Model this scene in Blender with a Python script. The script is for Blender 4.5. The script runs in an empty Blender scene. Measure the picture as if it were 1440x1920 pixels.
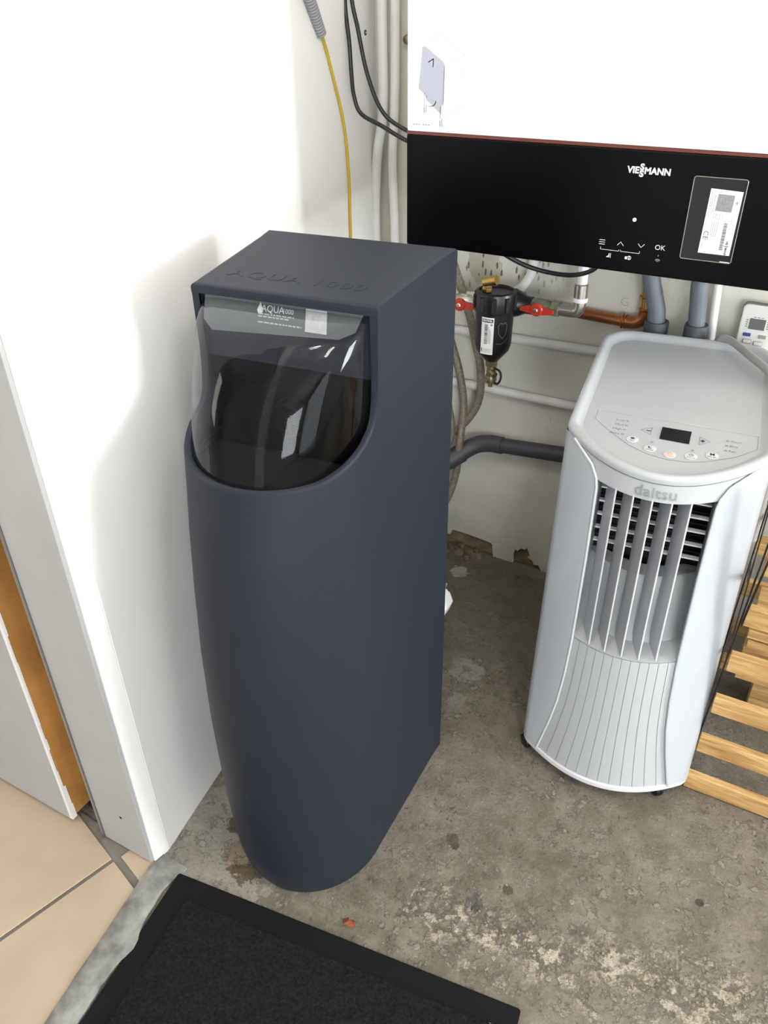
import bpy, math, random
from mathutils import Vector, Matrix, noise
random.seed(7)
sc = bpy.context.scene
COL = sc.collection
V = Vector

# ------------------------------------------------------------------ camera
cd = bpy.data.cameras.new('camera'); cam = bpy.data.objects.new('camera', cd); COL.objects.link(cam)
cd.sensor_fit = 'VERTICAL'; cd.sensor_height = 36.0; cd.lens = 1490.0 / 1920.0 * 36.0
cd.clip_start = 0.02; cd.clip_end = 60
RX = ((0.8753155, 0.2552681, -0.4106835), (0.4833265, -0.4878156, 0.7269330), (-0.0147750, -0.8347899, -0.5503703))
sc.camera = cam
cam.matrix_world = Matrix(((RX[0][0], -RX[0][1], -RX[0][2], 0.0),
                           (RX[1][0], -RX[1][1], -RX[1][2], 0.0),
                           (RX[2][0], -RX[2][1], -RX[2][2], 1.55),
                           (0, 0, 0, 1)))
# ------------------------------------------------------------------ view, world, daylight
sc.view_settings.view_transform = 'Standard'
sc.view_settings.look = 'None'
sc.view_settings.gamma = 1.0
sc.view_settings.use_curve_mapping = False
sc.view_settings.exposure = 0.86
sc.render.film_transparent = False
sc.cycles.max_bounces = 9; sc.cycles.diffuse_bounces = 4; sc.cycles.glossy_bounces = 4; sc.cycles.transparent_max_bounces = 8
w = bpy.data.worlds.new('sky'); sc.world = w; w.use_nodes = True
bg = w.node_tree.nodes['Background']; bg.inputs[0].default_value = (0.80, 0.90, 1.0, 1); bg.inputs[1].default_value = 1.0

def area(name, loc, target, sx, sy, power, col):
    l = bpy.data.lights.new(name, 'AREA'); l.shape = 'RECTANGLE'; l.size = sx; l.size_y = sy
    l.energy = power; l.color = col
    o = bpy.data.objects.new(name, l); COL.objects.link(o); o.location = loc
    o.rotation_euler = (V(target) - V(loc)).to_track_quat('-Z', 'Y').to_euler()
    return o
# daylight entering by the side window, by the open garage door beside it and by an unseen rear window added as fill
area('window_daylight', (4.17, 1.40, 1.45), (0, 1.0, 1.2), 1.0, 1.2, 95, (0.95, 0.98, 1.0))
area('garage_door_daylight', (4.17, -1.8, 1.25), (0, -0.6, 1.1), 2.2, 2.1, 20, (0.93, 0.97, 1.0))
area('rear_fill_daylight', (2.2, -3.17, 1.35), (0.4, 1, 1.0), 1.6, 1.5, 62, (0.93, 0.97, 1.0))
area('hall_daylight', (-2.74, -0.5, 1.5), (0, -0.3, 0.9), 1.0, 1.2, 16, (1.0, 0.95, 0.88))

# ------------------------------------------------------------------ materials
def mat(name, col, rough=0.5, metal=0.0, spec=0.5, coat=0.0, bump=0.0, bscale=60.0, var=0.0, vscale=8.0, emit=None):
    m = bpy.data.materials.new(name); m.use_nodes = True
    nt = m.node_tree; b = nt.nodes['Principled BSDF']
    b.inputs['Base Color'].default_value = (*col, 1); b.inputs['Roughness'].default_value = rough
    b.inputs['Metallic'].default_value = metal; b.inputs['Specular IOR Level'].default_value = spec
    b.inputs['Coat Weight'].default_value = coat
    tc = None
    if var or bump:
        tc = nt.nodes.new('ShaderNodeTexCoord')
    if var:
        n = nt.nodes.new('ShaderNodeTexNoise'); n.inputs['Scale'].default_value = vscale; n.inputs['Detail'].default_value = 6
        nt.links.new(tc.outputs['Object'], n.inputs['Vector'])
        r = nt.nodes.new('ShaderNodeValToRGB')
        r.color_ramp.elements[0].position = 0.3; r.color_ramp.elements[1].position = 0.7
        r.color_ramp.elements[0].color = (*[c * (1 - var) for c in col], 1)
        r.color_ramp.elements[1].color = (*[min(1, c * (1 + var)) for c in col], 1)
        nt.links.new(n.outputs['Fac'], r.inputs['Fac']); nt.links.new(r.outputs['Color'], b.inputs['Base Color'])
    if bump:
        n2 = nt.nodes.new('ShaderNodeTexNoise'); n2.inputs['Scale'].default_value = bscale; n2.inputs['Detail'].default_value = 4
        nt.links.new(tc.outputs['Object'], n2.inputs['Vector'])
        bp = nt.nodes.new('ShaderNodeBump'); bp.inputs['Strength'].default_value = bump; bp.inputs['Distance'].default_value = 0.002
        nt.links.new(n2.outputs['Fac'], bp.inputs['Height']); nt.links.new(bp.outputs['Normal'], b.inputs['Normal'])
    if emit:
        b.inputs['Emission Color'].default_value = (*emit[0], 1); b.inputs['Emission Strength'].default_value = emit[1]
    return m

class NT:
    """small helper to write node graphs"""
    def __init__(s, m): s.nt = m.node_tree; s.b = s.nt.nodes['Principled BSDF']
    def n(s, t, **k):
        x = s.nt.nodes.new(t)
        for a, v in k.items():
            if a in x.inputs.keys(): x.inputs[a].default_value = v
            else: setattr(x, a, v)
        return x
    def l(s, a, b): s.nt.links.new(a, b)
    def ramp(s, fac, stops):
        r = s.n('ShaderNodeValToRGB'); e = r.color_ramp.elements
        while len(e) < len(stops): e.new(0.5)
        for i, (p, c) in enumerate(stops):
            e[i].position = p; e[i].color = (c, c, c, 1) if isinstance(c, (int, float)) else (*c, 1)
        s.l(fac, r.inputs['Fac']); return r.outputs['Color']
    def noise(s, vec, scale, detail=5, rough=0.55, dist=0.0):
        x = s.n('ShaderNodeTexNoise', Scale=scale, Detail=detail, Roughness=rough, Distortion=dist); s.l(vec, x.inputs['Vector']); return x.outputs['Fac']
    def noise3(s, vec, amt):
        x = s.n('ShaderNodeTexNoise', Scale=14.0, Detail=2.0); s.l(vec, x.inputs['Vector'])
        m = s.n('ShaderNodeVectorMath', operation='MULTIPLY_ADD'); s.l(x.outputs['Color'], m.inputs[0]); m.inputs[1].default_value = (amt / 60,) * 3; s.l(vec, m.inputs[2]); return m.outputs[0]
    def mix(s, fac, a, b, mode='MIX'):
        x = s.n('ShaderNodeMix', data_type='RGBA', blend_type=mode)
        for i, q in ((0, fac), (6, a), (7, b)):
            if isinstance(q, (int, float)): x.inputs[i].default_value = q
            elif isinstance(q, tuple): x.inputs[i].default_value = (*q, 1)
            else: s.l(q, x.inputs[i])
        return x.outputs[2]
    def math(s, op, a, b=None):
        x = s.n('ShaderNodeMath', operation=op)
        for i, q in ((0, a), (1, b)):
            if q is None: continue
            if isinstance(q, (int, float)): x.inputs[i].default_value = q
            else: s.l(q, x.inputs[i])
        return x.outputs[0]
    def blob(s, pos, centre, radius, wob):
        """soft mask round a point: 1 inside, 0 outside, edge broken up by wob"""
        d = s.n('ShaderNodeVectorMath', operation='DISTANCE'); s.l(pos, d.inputs[0]); d.inputs[1].default_value = centre
        q = s.math('ADD', s.math('DIVIDE', d.outputs['Value'], radius), wob)
        return s.ramp(q, [(0.93, 1.0), (1.0, 0.0)])

def concrete():
    m = bpy.data.materials.new('concrete_floor'); m.use_nodes = True; g = NT(m)
    P = g.n('ShaderNodeNewGeometry').outputs['Position']
    big = g.noise(P, 2.2, 4); mid = g.noise(P, 14, 6, 0.65); fine = g.noise(P, 130, 4, 0.6)
    c = g.mix(g.ramp(big, [(0.35, 0.0), (0.68, 1.0)]), (0.128, 0.109, 0.077), (0.195, 0.170, 0.130))
    c = g.mix(g.ramp(mid, [(0.42, 0.0), (0.72, 0.75)]), c, (0.275, 0.245, 0.20))
    c = g.mix(g.ramp(mid, [(0.26, 0.7), (0.38, 0.0)]), c, (0.105, 0.088, 0.064))
    zone = g.ramp(g.noise(P, 4.5, 3), [(0.36, 0.0), (0.60, 1.0)])
    pa1 = g.math('MULTIPLY', g.ramp(g.noise(P, 30, 9, 0.72), [(0.555, 0.0), (0.59, 1.0)]), zone)
    pa2 = g.math('MULTIPLY', g.ramp(g.noise(P, 75, 6, 0.7), [(0.60, 0.0), (0.635, 1.0)]), g.ramp(g.noise(P, 6, 2), [(0.35, 0.2), (0.6, 1.0)]))
    c = g.mix(g.math('MULTIPLY', pa1, 0.55), c, (0.33, 0.30, 0.25)); c = g.mix(g.math('MULTIPLY', pa2, 0.6), c, (0.36, 0.33, 0.28))
    c = g.mix(g.math('MULTIPLY', g.ramp(g.noise(P, 52, 7, 0.7), [(0.36, 1.0), (0.41, 0.0)]), 0.55), c, (0.085, 0.072, 0.05))
    # small pale flakes and grit
    vo = g.n('ShaderNodeTexVoronoi', Scale=62.0); g.l(P, vo.inputs['Vector'])
    wob = g.noise(P, 55, 3)
    fl = g.ramp(g.math('ADD', vo.outputs['Distance'], g.math('MULTIPLY', wob, 0.5)), [(0.36, 1.0), (0.42, 0.0)])
    fl = g.math('MULTIPLY', fl, g.ramp(g.noise(P, 7.0, 3), [(0.38, 0.0), (0.58, 0.9)]))
    c = g.mix(g.math('MULTIPLY', fl, 0.45), c, (0.36, 0.33, 0.28))
    vd = g.n('ShaderNodeTexVoronoi', Scale=48.0); g.l(g.noise3(P, 3.0), vd.inputs['Vector'])
    pit = g.math('MULTIPLY', g.ramp(vd.outputs['Distance'], [(0.10, 1.0), (0.16, 0.0)]), g.math('GREATER_THAN', g.noise(P, 11, 2), 0.5))
    c = g.mix(g.math('MULTIPLY', pit, 0.7), c, (0.06, 0.05, 0.035))
    # crusty lime band near the mat
    sp = g.n('ShaderNodeSeparateXYZ'); g.l(P, sp.inputs[0])
    line = g.math('ABSOLUTE', g.math('SUBTRACT', sp.outputs['Y'], g.math('ADD', g.math('MULTIPLY', sp.outputs['X'], 0.19), 0.875)))
    band = g.ramp(g.math('ADD', line, g.math('MULTIPLY', g.math('SUBTRACT', g.noise(P, 11, 5, 0.7), 0.5), 0.34)), [(0.0, 1.0), (0.075, 0.0)])
    right = g.ramp(sp.outputs['X'], [(0.0, 0.0), (1.0, 0.0)])
    side = g.math('GREATER_THAN', sp.outputs['X'], -0.42)
    crust = g.math('MULTIPLY', g.math('MULTIPLY', band, side), g.ramp(g.noise(P, 24, 10, 0.72), [(0.46, 0.0), (0.53, 1.0)]))
    c = g.mix(crust, c, g.mix(g.noise(P, 16, 4), (0.46, 0.43, 0.37), (0.38, 0.30, 0.20)))
    # darker zone towards the back wall and bare brown spots beside the doorway
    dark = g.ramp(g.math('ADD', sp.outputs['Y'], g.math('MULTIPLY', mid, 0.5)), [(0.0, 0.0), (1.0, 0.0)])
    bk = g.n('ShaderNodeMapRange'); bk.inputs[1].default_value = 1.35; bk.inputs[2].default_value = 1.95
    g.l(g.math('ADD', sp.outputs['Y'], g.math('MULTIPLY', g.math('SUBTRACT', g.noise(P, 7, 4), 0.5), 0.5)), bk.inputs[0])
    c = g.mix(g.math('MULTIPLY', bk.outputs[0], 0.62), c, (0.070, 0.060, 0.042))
    wb = g.math('MULTIPLY', g.math('SUBTRACT', g.noise(P, 42, 5, 0.65), 0.5), 2.0)
    pale = g.blob(P, (-0.83, 0.74, 0), 0.16, wb)
    c = g.mix(g.math('MULTIPLY', pale, 0.55), c, (0.36, 0.34, 0.30))
    for ctr, rad, cc in (((-0.80, 0.795, 0), 0.024, (0.085, 0.062, 0.036)), ((-0.835, 0.79, 0), 0.022, (0.11, 0.09, 0.06)),
                         ((-0.755, 0.735, 0), 0.050, (0.125, 0.088, 0.050)), ((-0.79, 0.735, 0), 0.030, (0.27, 0.21, 0.14)),
                         ((-0.40, 0.985, 0), 0.014, (0.10, 0.085, 0.055)), ((-0.385, 0.972, 0), 0.009, (0.09, 0.075, 0.05)),
                         ((-0.25, 0.93, 0), 0.012, (0.09, 0.07, 0.04)), ((-0.30, 0.875, 0), 0.020, (0.15, 0.135, 0.115)),
                         ((0.10, 1.09, 0), 0.010, (0.05, 0.045, 0.035)), ((-0.78, 1.86, 0), 0.03, (0.33, 0.30, 0.26)),
                         ((-0.58, 1.47, 0), 0.045, (0.27, 0.25, 0.21)), ((-0.56, 1.36, 0), 0.025, (0.27, 0.25, 0.21))):
        c = g.mix(g.blob(P, ctr, rad, wb), c, cc)
    c = g.mix(g.ramp(fine, [(0.3, 0.22), (0.6, 0.0)]), c, (0.05, 0.045, 0.035))
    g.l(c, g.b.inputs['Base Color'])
    g.b.inputs['Roughness'].default_value = 0.72
    h = g.math('ADD', g.math('ADD', g.math('MULTIPLY', mid, 0.5), g.math('MULTIPLY', fine, 0.35)), g.math('ADD', g.math('ADD', g.math('MULTIPLY', pa1, 0.4), g.math('MULTIPLY', pa2, 0.3)), g.math('MULTIPLY', crust, 0.9)))
    bp = g.n('ShaderNodeBump', Strength=0.9, Distance=0.006); g.l(h, bp.inputs['Height']); g.l(bp.outputs['Normal'], g.b.inputs['Normal'])
    return m

def old_plaster():
    m = bpy.data.materials.new('old_painted_plaster'); m.use_nodes = True; g = NT(m)
    P = g.n('ShaderNodeNewGeometry').outputs['Position']
    c = g.mix(g.ramp(g.noise(P, 3, 5), [(0.3, 0.0), (0.7, 1.0)]), (0.62, 0.605, 0.53), (0.72, 0.705, 0.63))
    wb = g.math('MULTIPLY', g.math('SUBTRACT', g.noise(P, 30, 4), 0.5), 1.0)
    st = g.blob(P, (-0.80, 1.985, 0.93), 0.05, wb)
    c = g.mix(g.math('MULTIPLY', st, 0.45), c, (0.30, 0.25, 0.16))
    # chips and drill specks, denser above the filter
    mp = g.n('ShaderNodeMapping'); mp.inputs['Scale'].default_value = (1.0, 1.0, 0.30); mp.inputs['Rotation'].default_value = (0, 0.3, 0)
    g.l(P, mp.inputs['Vector'])
    vo = g.n('ShaderNodeTexVoronoi', Scale=85.0, Randomness=1.0); g.l(mp.outputs[0], vo.inputs['Vector'])
    sel = g.ramp(g.noise(P, 6, 2), [(0.50, 0.0), (0.66, 1.0)])
    near = g.n('ShaderNodeVectorMath', operation='DISTANCE'); g.l(P, near.inputs[0]); near.inputs[1].default_value = (-0.76, 1.985, 1.0)
    nr = g.ramp(near.outputs['Value'], [(0.10, 1.0), (0.22, 0.0)])
    sp = g.math('MULTIPLY', g.ramp(g.math('ADD', vo.outputs['Distance'], g.math('MULTIPLY', g.noise(P, 120, 2), 0.3)), [(0.37, 1.0), (0.41, 0.0)]), g.math('MAXIMUM', nr, g.math('MULTIPLY', sel, 0.12)))
    c = g.mix(g.math('MULTIPLY', sp, 0.85), c, (0.07, 0.065, 0.055))
    sx = g.n('ShaderNodeSeparateXYZ'); g.l(P, sx.inputs[0])
    low = g.n('ShaderNodeMapRange'); low.inputs[1].default_value = 0.42; low.inputs[2].default_value = 0.0  # wall foot darkened in the colour: dirt plus some of its shade
    g.l(g.math('ADD', sx.outputs['Z'], g.math('MULTIPLY', g.math('SUBTRACT', g.noise(P, 5, 5), 0.5), 0.45)), low.inputs[0])
    c = g.mix(g.math('MULTIPLY', low.outputs[0], 0.75), c, (0.27, 0.26, 0.21))
    g.l(c, g.b.inputs['Base Color']); g.b.inputs['Roughness'].default_value = 0.75
    h = g.math('SUBTRACT', g.noise(P, 22, 6), g.math('MULTIPLY', sp, 0.6))
    bp = g.n('ShaderNodeBump', Strength=0.35, Distance=0.004); g.l(h, bp.inputs['Height']); g.l(bp.outputs['Normal'], g.b.inputs['Normal'])
    return m

def pine(name, c1, c2):
    m = bpy.data.materials.new(name); m.use_nodes = True; g = NT(m)
    oc = g.n('ShaderNodeTexCoord').outputs['Object']
    oi = g.n('ShaderNodeObjectInfo').outputs['Random']
    mp = g.n('ShaderNodeMapping'); mp.inputs['Scale'].default_value = (1.0, 10.0, 10.0); g.l(oc, mp.inputs['Vector'])
    off = g.n('ShaderNodeCombineXYZ'); g.l(g.math('MULTIPLY', oi, 20.0), off.inputs[1]); g.l(off.outputs[0], mp.inputs['Location'])
    f = g.noise(mp.outputs[0], 7, 5, 0.6, 0.6)
    c = g.mix(g.ramp(f, [(0.35, 0.0), (0.65, 1.0)]), c1, c2)
    g.l(c, g.b.inputs['Base Color']); g.b.inputs['Roughness'].default_value = 0.6
    return m

def carpet():
    m = bpy.data.materials.new('black_carpet_pile'); m.use_nodes = True; g = NT(m)
    P = g.n('ShaderNodeNewGeometry').outputs['Position']
    c = g.mix(g.ramp(g.noise(P, 160, 4, 0.7), [(0.35, 0.0), (0.75, 1.0)]), (0.0035, 0.0034, 0.0032), (0.021, 0.0195, 0.018))
    vo = g.n('ShaderNodeTexVoronoi', Scale=38.0); g.l(P, vo.inputs['Vector'])
    lint = g.math('MULTIPLY', g.ramp(vo.outputs['Distance'], [(0.06, 1.0), (0.08, 0.0)]), g.math('GREATER_THAN', g.noise(P, 17, 1), 0.57))
    c = g.mix(lint, c, (0.5, 0.48, 0.42))
    g.l(c, g.b.inputs['Base Color']); g.b.inputs['Roughness'].default_value = 0.95; g.b.inputs['Specular IOR Level'].default_value = 0.2
    bp = g.n('ShaderNodeBump', Strength=1.0, Distance=0.006); g.l(g.noise(P, 190, 3, 0.7), bp.inputs['Height']); g.l(bp.outputs['Normal'], g.b.inputs['Normal'])
    return m

def smoky_dome():
    m = bpy.data.materials.new('clear_smoky_plastic'); m.use_nodes = True; nt = m.node_tree
    for n in list(nt.nodes): nt.nodes.remove(n)
    out = nt.nodes.new('ShaderNodeOutputMaterial'); tr = nt.nodes.new('ShaderNodeBsdfTransparent'); gl = nt.nodes.new('ShaderNodeBsdfGlossy')
    tr.inputs[0].default_value = (0.88, 0.88, 0.905, 1); gl.inputs['Roughness'].default_value = 0.05
    lw = nt.nodes.new('ShaderNodeLayerWeight'); lw.inputs[0].default_value = 0.5; p5 = nt.nodes.new('ShaderNodeMath'); p5.operation = 'POWER'; p5.inputs[1].default_value = 4.2; nt.links.new(lw.outputs['Facing'], p5.inputs[0])
    fr = nt.nodes.new('ShaderNodeMath'); fr.operation = 'MULTIPLY_ADD'; fr.inputs[1].default_value = 0.9; fr.inputs[2].default_value = 0.021; nt.links.new(p5.outputs[0], fr.inputs[0])
    hz = nt.nodes.new('ShaderNodeBsdfDiffuse'); hz.inputs[0].default_value = (0.75, 0.75, 0.80, 1); hm = nt.nodes.new('ShaderNodeMixShader'); hm.inputs[0].default_value = 0.0
    nt.links.new(tr.outputs[0], hm.inputs[1]); nt.links.new(hz.outputs[0], hm.inputs[2])
    mx = nt.nodes.new('ShaderNodeMixShader'); nt.links.new(fr.outputs[0], mx.inputs[0]); nt.links.new(hm.outputs[0], mx.inputs[1]); nt.links.new(gl.outputs[0], mx.inputs[2])
    nt.links.new(mx.outputs[0], out.inputs[0]); return m

M = dict(
    white_wall=mat('smooth_white_plaster', (0.87, 0.86, 0.84), 0.6, bump=0.12, bscale=30, var=0.02, vscale=5),
    reveal=mat('grey_white_board', (0.38, 0.385, 0.38), 0.55, bump=0.1, bscale=20, var=0.04, vscale=9),
    ceiling=mat('ceiling_white', (0.74, 0.73, 0.71), 0.8, var=0.02),
    room_wall=mat('garage_wall_paint', (0.62, 0.61, 0.58), 0.8, var=0.04, vscale=3),
    back_plaster=old_plaster(), concrete=concrete(),
    rubble=mat('bare_masonry', (0.14, 0.105, 0.058), 0.9, bump=1.0, bscale=60, var=0.35, vscale=25),
    cement=mat('cement_threshold', (0.225, 0.23, 0.215), 0.75, bump=1.0, bscale=60, var=0.5, vscale=26),
    tile=mat('beige_tile', (0.46, 0.365, 0.27), 0.35, bump=0.05, bscale=30, var=0.07, vscale=7),
    grout=mat('grey_grout', (0.19, 0.175, 0.15), 0.9, bump=0.6, bscale=90, var=0.15, vscale=30),
    rawwood=mat('raw_stained_wood', (0.42, 0.20, 0.050), 0.55, bump=0.15, bscale=25, var=0.25, vscale=9),
    metal_strip=mat('dull_metal', (0.42, 0.42, 0.42), 0.35, 0.9),
    softener=mat('slate_grey_plastic', (0.0165, 0.0205, 0.0295), 0.50, bump=0.10, bscale=420, spec=0.20),
    panel_sheen=mat('inner_panel_sheen', (0.085, 0.098, 0.10), 0.5),
    black=mat('black_plastic', (0.006, 0.006, 0.007), 0.35), black_matt=mat('matt_black', (0.005, 0.005, 0.0055), 0.7, spec=0.2), valve_black=mat('valve_black', (0.002, 0.002, 0.0025), 0.5, spec=0.12),
    dome=smoky_dome(),
    print_white=mat('white_print', (0.62, 0.65, 0.66), 0.5), print_dim=mat('pale_print', (0.36, 0.39, 0.40), 0.5),
    sticker=mat('speckled_sticker', (0.42, 0.43, 0.44), 0.5, var=0.15, vscale=120),
    acwhite=mat('ac_gloss_white', (0.48, 0.51, 0.55), 0.22, coat=0.3), acgrey=mat('ac_satin_grey_white', (0.43, 0.45, 0.465), 0.42),
    actop=mat('ac_top_grey', (0.44, 0.455, 0.475), 0.45), ac_edge=mat('ac_edge_white', (0.64, 0.655, 0.67), 0.3),
    aclouver=mat('ac_louver', (0.44, 0.455, 0.49), 0.35), ac_seam=mat('ac_seam', (0.13, 0.13, 0.135), 0.6),
    logo_grey=mat('logo_grey', (0.27, 0.28, 0.29), 0.4), ink=mat('dark_ink', (0.03, 0.03, 0.035), 0.5), ink_grey=mat('grey_ink', (0.16, 0.16, 0.17), 0.5),
    orange_ink=mat('orange_ink', (0.70, 0.27, 0.10), 0.5), button=mat('pale_button', (0.60, 0.61, 0.62), 0.4),
    boiler=mat('boiler_white_enamel', (0.88, 0.89, 0.89), 0.32, coat=0.2), boiler_black=mat('black_glass', (0.0016, 0.0016, 0.002), 0.30, spec=0.10),
    red_line=mat('red_orange_trim', (0.12, 0.022, 0.014), 0.4), display=mat('display_glass', (0.005, 0.006, 0.009), 0.15, spec=0.3),
    paper=mat('white_label_paper', (0.80, 0.80, 0.78), 0.5), patch=mat('grey_print_patch', (0.24, 0.24, 0.25), 0.6, var=0.2, vscale=300),
    led=mat('white_led', (1, 1, 1), 0.4, emit=((1, 1, 1), 3.0)), diag=mat('lavender_print', (0.36, 0.37, 0.45), 0.5), diagline=mat('faint_line', (0.33, 0.33, 0.35), 0.5),
    pipe_white=mat('white_pipe', (0.76, 0.755, 0.73), 0.4, var=0.05, vscale=20), pvc=mat('dark_grey_pvc', (0.05, 0.057, 0.062), 0.5, var=0.1),
    hosegrey=mat('grey_rubber_sleeve', (0.13, 0.145, 0.17), 0.55, var=0.12, vscale=15), hosedark=mat('dark_rubber_sleeve', (0.055, 0.06, 0.07), 0.6),
    copper=mat('copper', (0.42, 0.16, 0.065), 0.35, 0.9, var=0.3, vscale=25), brass=mat('brass', (0.55, 0.36, 0.13), 0.3, 0.95, var=0.15, vscale=30),
    oldbrass=mat('tarnished_brass', (0.30, 0.245, 0.15), 0.4, 0.85, var=0.3, vscale=40), nickel=mat('nickel', (0.55, 0.53, 0.48), 0.3, 0.95),
    verdigris=mat('sealed_green_fitting', (0.20, 0.215, 0.14), 0.6, 0.5, bump=0.6, bscale=140, var=0.4, vscale=50), redh=mat('red_handle', (0.48, 0.035, 0.018), 0.35),
    braid=mat('braided_hose', (0.225, 0.195, 0.15), 0.55, 0.25, bump=0.8, bscale=260, var=0.3, vscale=160),
    cable_black=mat('black_cable', (0.012, 0.012, 0.013), 0.4), cable_yellow=mat('yellow_cable', (0.56, 0.37, 0.025), 0.45), conduit=mat('grey_corrugated', (0.25, 0.25, 0.26), 0.5),
    cord_grey=mat('grey_cord', (0.33, 0.325, 0.31), 0.5), remote=mat('remote_white', (0.74, 0.74, 0.70), 0.4), lcd=mat('lcd_grey', (0.13, 0.145, 0.14), 0.3),
    blue=mat('blue_button', (0.06, 0.08, 0.25), 0.4), olive=mat('olive_button', (0.30, 0.29, 0.20), 0.5),
    pine=pine('pine_wood', (0.36, 0.19, 0.055), (0.66, 0.43, 0.185)), blackmetal=mat('black_steel_strap', (0.025, 0.024, 0.022), 0.5, 0.6, var=0.3, vscale=60),
    rubber=mat('black_rubber_edge', (0.0035, 0.0037, 0.0043), 0.7, spec=0.2, bump=0.3, bscale=220), carpet=carpet(), leaf=mat('dry_leaf', (0.20, 0.055, 0.018), 0.7, var=0.3, vscale=80),
    bulb=mat('warm_bulb', (1, 0.95, 0.88), 0.4, emit=((1.0, 0.86, 0.70), 12.0)),
    grit=mat('pale_grit', (0.225, 0.198, 0.155), 0.9, var=0.30, vscale=45),
    white_gloss=mat('white_plastic', (0.80, 0.80, 0.80), 0.3), darkhole=mat('dark_cavity', (0.004, 0.004, 0.004), 0.9), frame_white=mat('window_frame_white', (0.75, 0.75, 0.75), 0.4),
    pencil=mat('pencil', (0.34, 0.335, 0.31), 0.7), swarf=mat('dark_grime', (0.045, 0.038, 0.03), 0.9, var=0.3, vscale=60),
)

# ------------------------------------------------------------------ mesh builder
class MB:
    def __init__(s): s.v = []; s.f = []
    def add(s, vs, fs):
        o = len(s.v); s.v += [V(p) for p in vs]; s.f += [tuple(i + o for i in q) for q in fs]; return s
    def box(s, a, b):
        x0, y0, z0 = a; x1, y1, z1 = b
        return s.add([(x0, y0, z0), (x1, y0, z0), (x1, y1, z0), (x0, y1, z0), (x0, y0, z1), (x1, y0, z1), (x1, y1, z1), (x0, y1, z1)],
                     [(0, 3, 2, 1), (4, 5, 6, 7), (0, 1, 5, 4), (1, 2, 6, 5), (2, 3, 7, 6), (3, 0, 4, 7)])
    def grid(s, rows, closed=False, flip=False):
        n = len(rows[0]); fs = []
        for i in range(len(rows) - 1):
            for j in range(n if closed else n - 1):
                k = (j + 1) % n; q = (i * n + j, i * n + k, (i + 1) * n + k, (i + 1) * n + j)
                fs.append(q[::-1] if flip else q)
        return s.add([p for r in rows for p in r], fs)
    def prism(s, poly, h0, h1, fn=None):
        fn = fn or (lambda a, b, c: (a, b, c)); n = len(poly)
        vs = [fn(a, b, h0) for a, b in poly] + [fn(a, b, h1) for a, b in poly]
        return s.add(vs, [tuple(range(n - 1, -1, -1)), tuple(range(n, 2 * n))] + [(i, (i + 1) % n, n + (i + 1) % n, n + i) for i in range(n)])
    def tube(s, path, r, seg=12, caps=True):
        path = [V(p) for p in path]; n = len(path); rr = r if isinstance(r, (list, tuple)) else [r] * n
        up = None; rows = []
        for i, p in enumerate(path):
            t = (path[min(i + 1, n - 1)] - path[max(i - 1, 0)]).normalized()
            if up is None: up = t.orthogonal().normalized()
            up = (up - t * up.dot(t)).normalized(); sd = t.cross(up)
            rows.append([p + (up * math.cos(2 * math.pi * k / seg) + sd * math.sin(2 * math.pi * k / seg)) * rr[i] for k in range(seg)])
        o = len(s.v); s.grid(rows, True, True)
        if caps: s.f.append(tuple(o + k for k in range(seg))); s.f.append(tuple(o + (n - 1) * seg + k for k in range(seg - 1, -1, -1)))
        return s
    def lathe(s, prof, origin, axis, seg=24):
        """prof: list of (radius, height along axis)"""
        a = V(axis).normalized(); u = a.orthogonal().normalized(); w_ = a.cross(u); o0 = V(origin)
        rows = [[o0 + a * h + (u * math.cos(2 * math.pi * k / seg) + w_ * math.sin(2 * math.pi * k / seg)) * max(r, 1e-5) for k in range(seg)] for r, h in prof]
        o = len(s.v); s.grid(rows, True)
        s.f.append(tuple(o + k for k in range(seg - 1, -1, -1))); s.f.append(tuple(o + (len(prof) - 1) * seg + k for k in range(seg)))
        return s
    def build(s, name, m, parent=None, smooth=False, bevel=0.0, seg=2, angle=40, solid=0.0, kind=None, label=None, offset=1.0):
        me = bpy.data.meshes.new(name); loc = V((0, 0, 0))
        if parent is None:
            xs = [p.x for p in s.v]; ys = [p.y for p in s.v]; zs = [p.z for p in s.v]
            loc = V(((min(xs) + max(xs)) / 2, (min(ys) + max(ys)) / 2, min(zs)))
        me.from_pydata([p - loc for p in s.v], [], s.f); me.materials.append(M[m]); me.validate(); me.update()
        o = bpy.data.objects.new(name, me); COL.objects.link(o); o.location = loc; o.parent = parent
        if smooth:
            for p in me.polygons: p.use_smooth = True
            try: me.set_sharp_from_angle(angle=math.radians(angle))
            except Exception: pass
        if solid:
            q = o.modifiers.new('s', 'SOLIDIFY'); q.thickness = solid; q.offset = offset
        if bevel:
            q = o.modifiers.new('b', 'BEVEL'); q.width = bevel; q.segments = seg; q.limit_method = 'ANGLE'; q.angle_limit = math.radians(angle); q.harden_normals = False
        if kind: o['kind'] = kind
        if label: o['label'] = label
        return o

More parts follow.
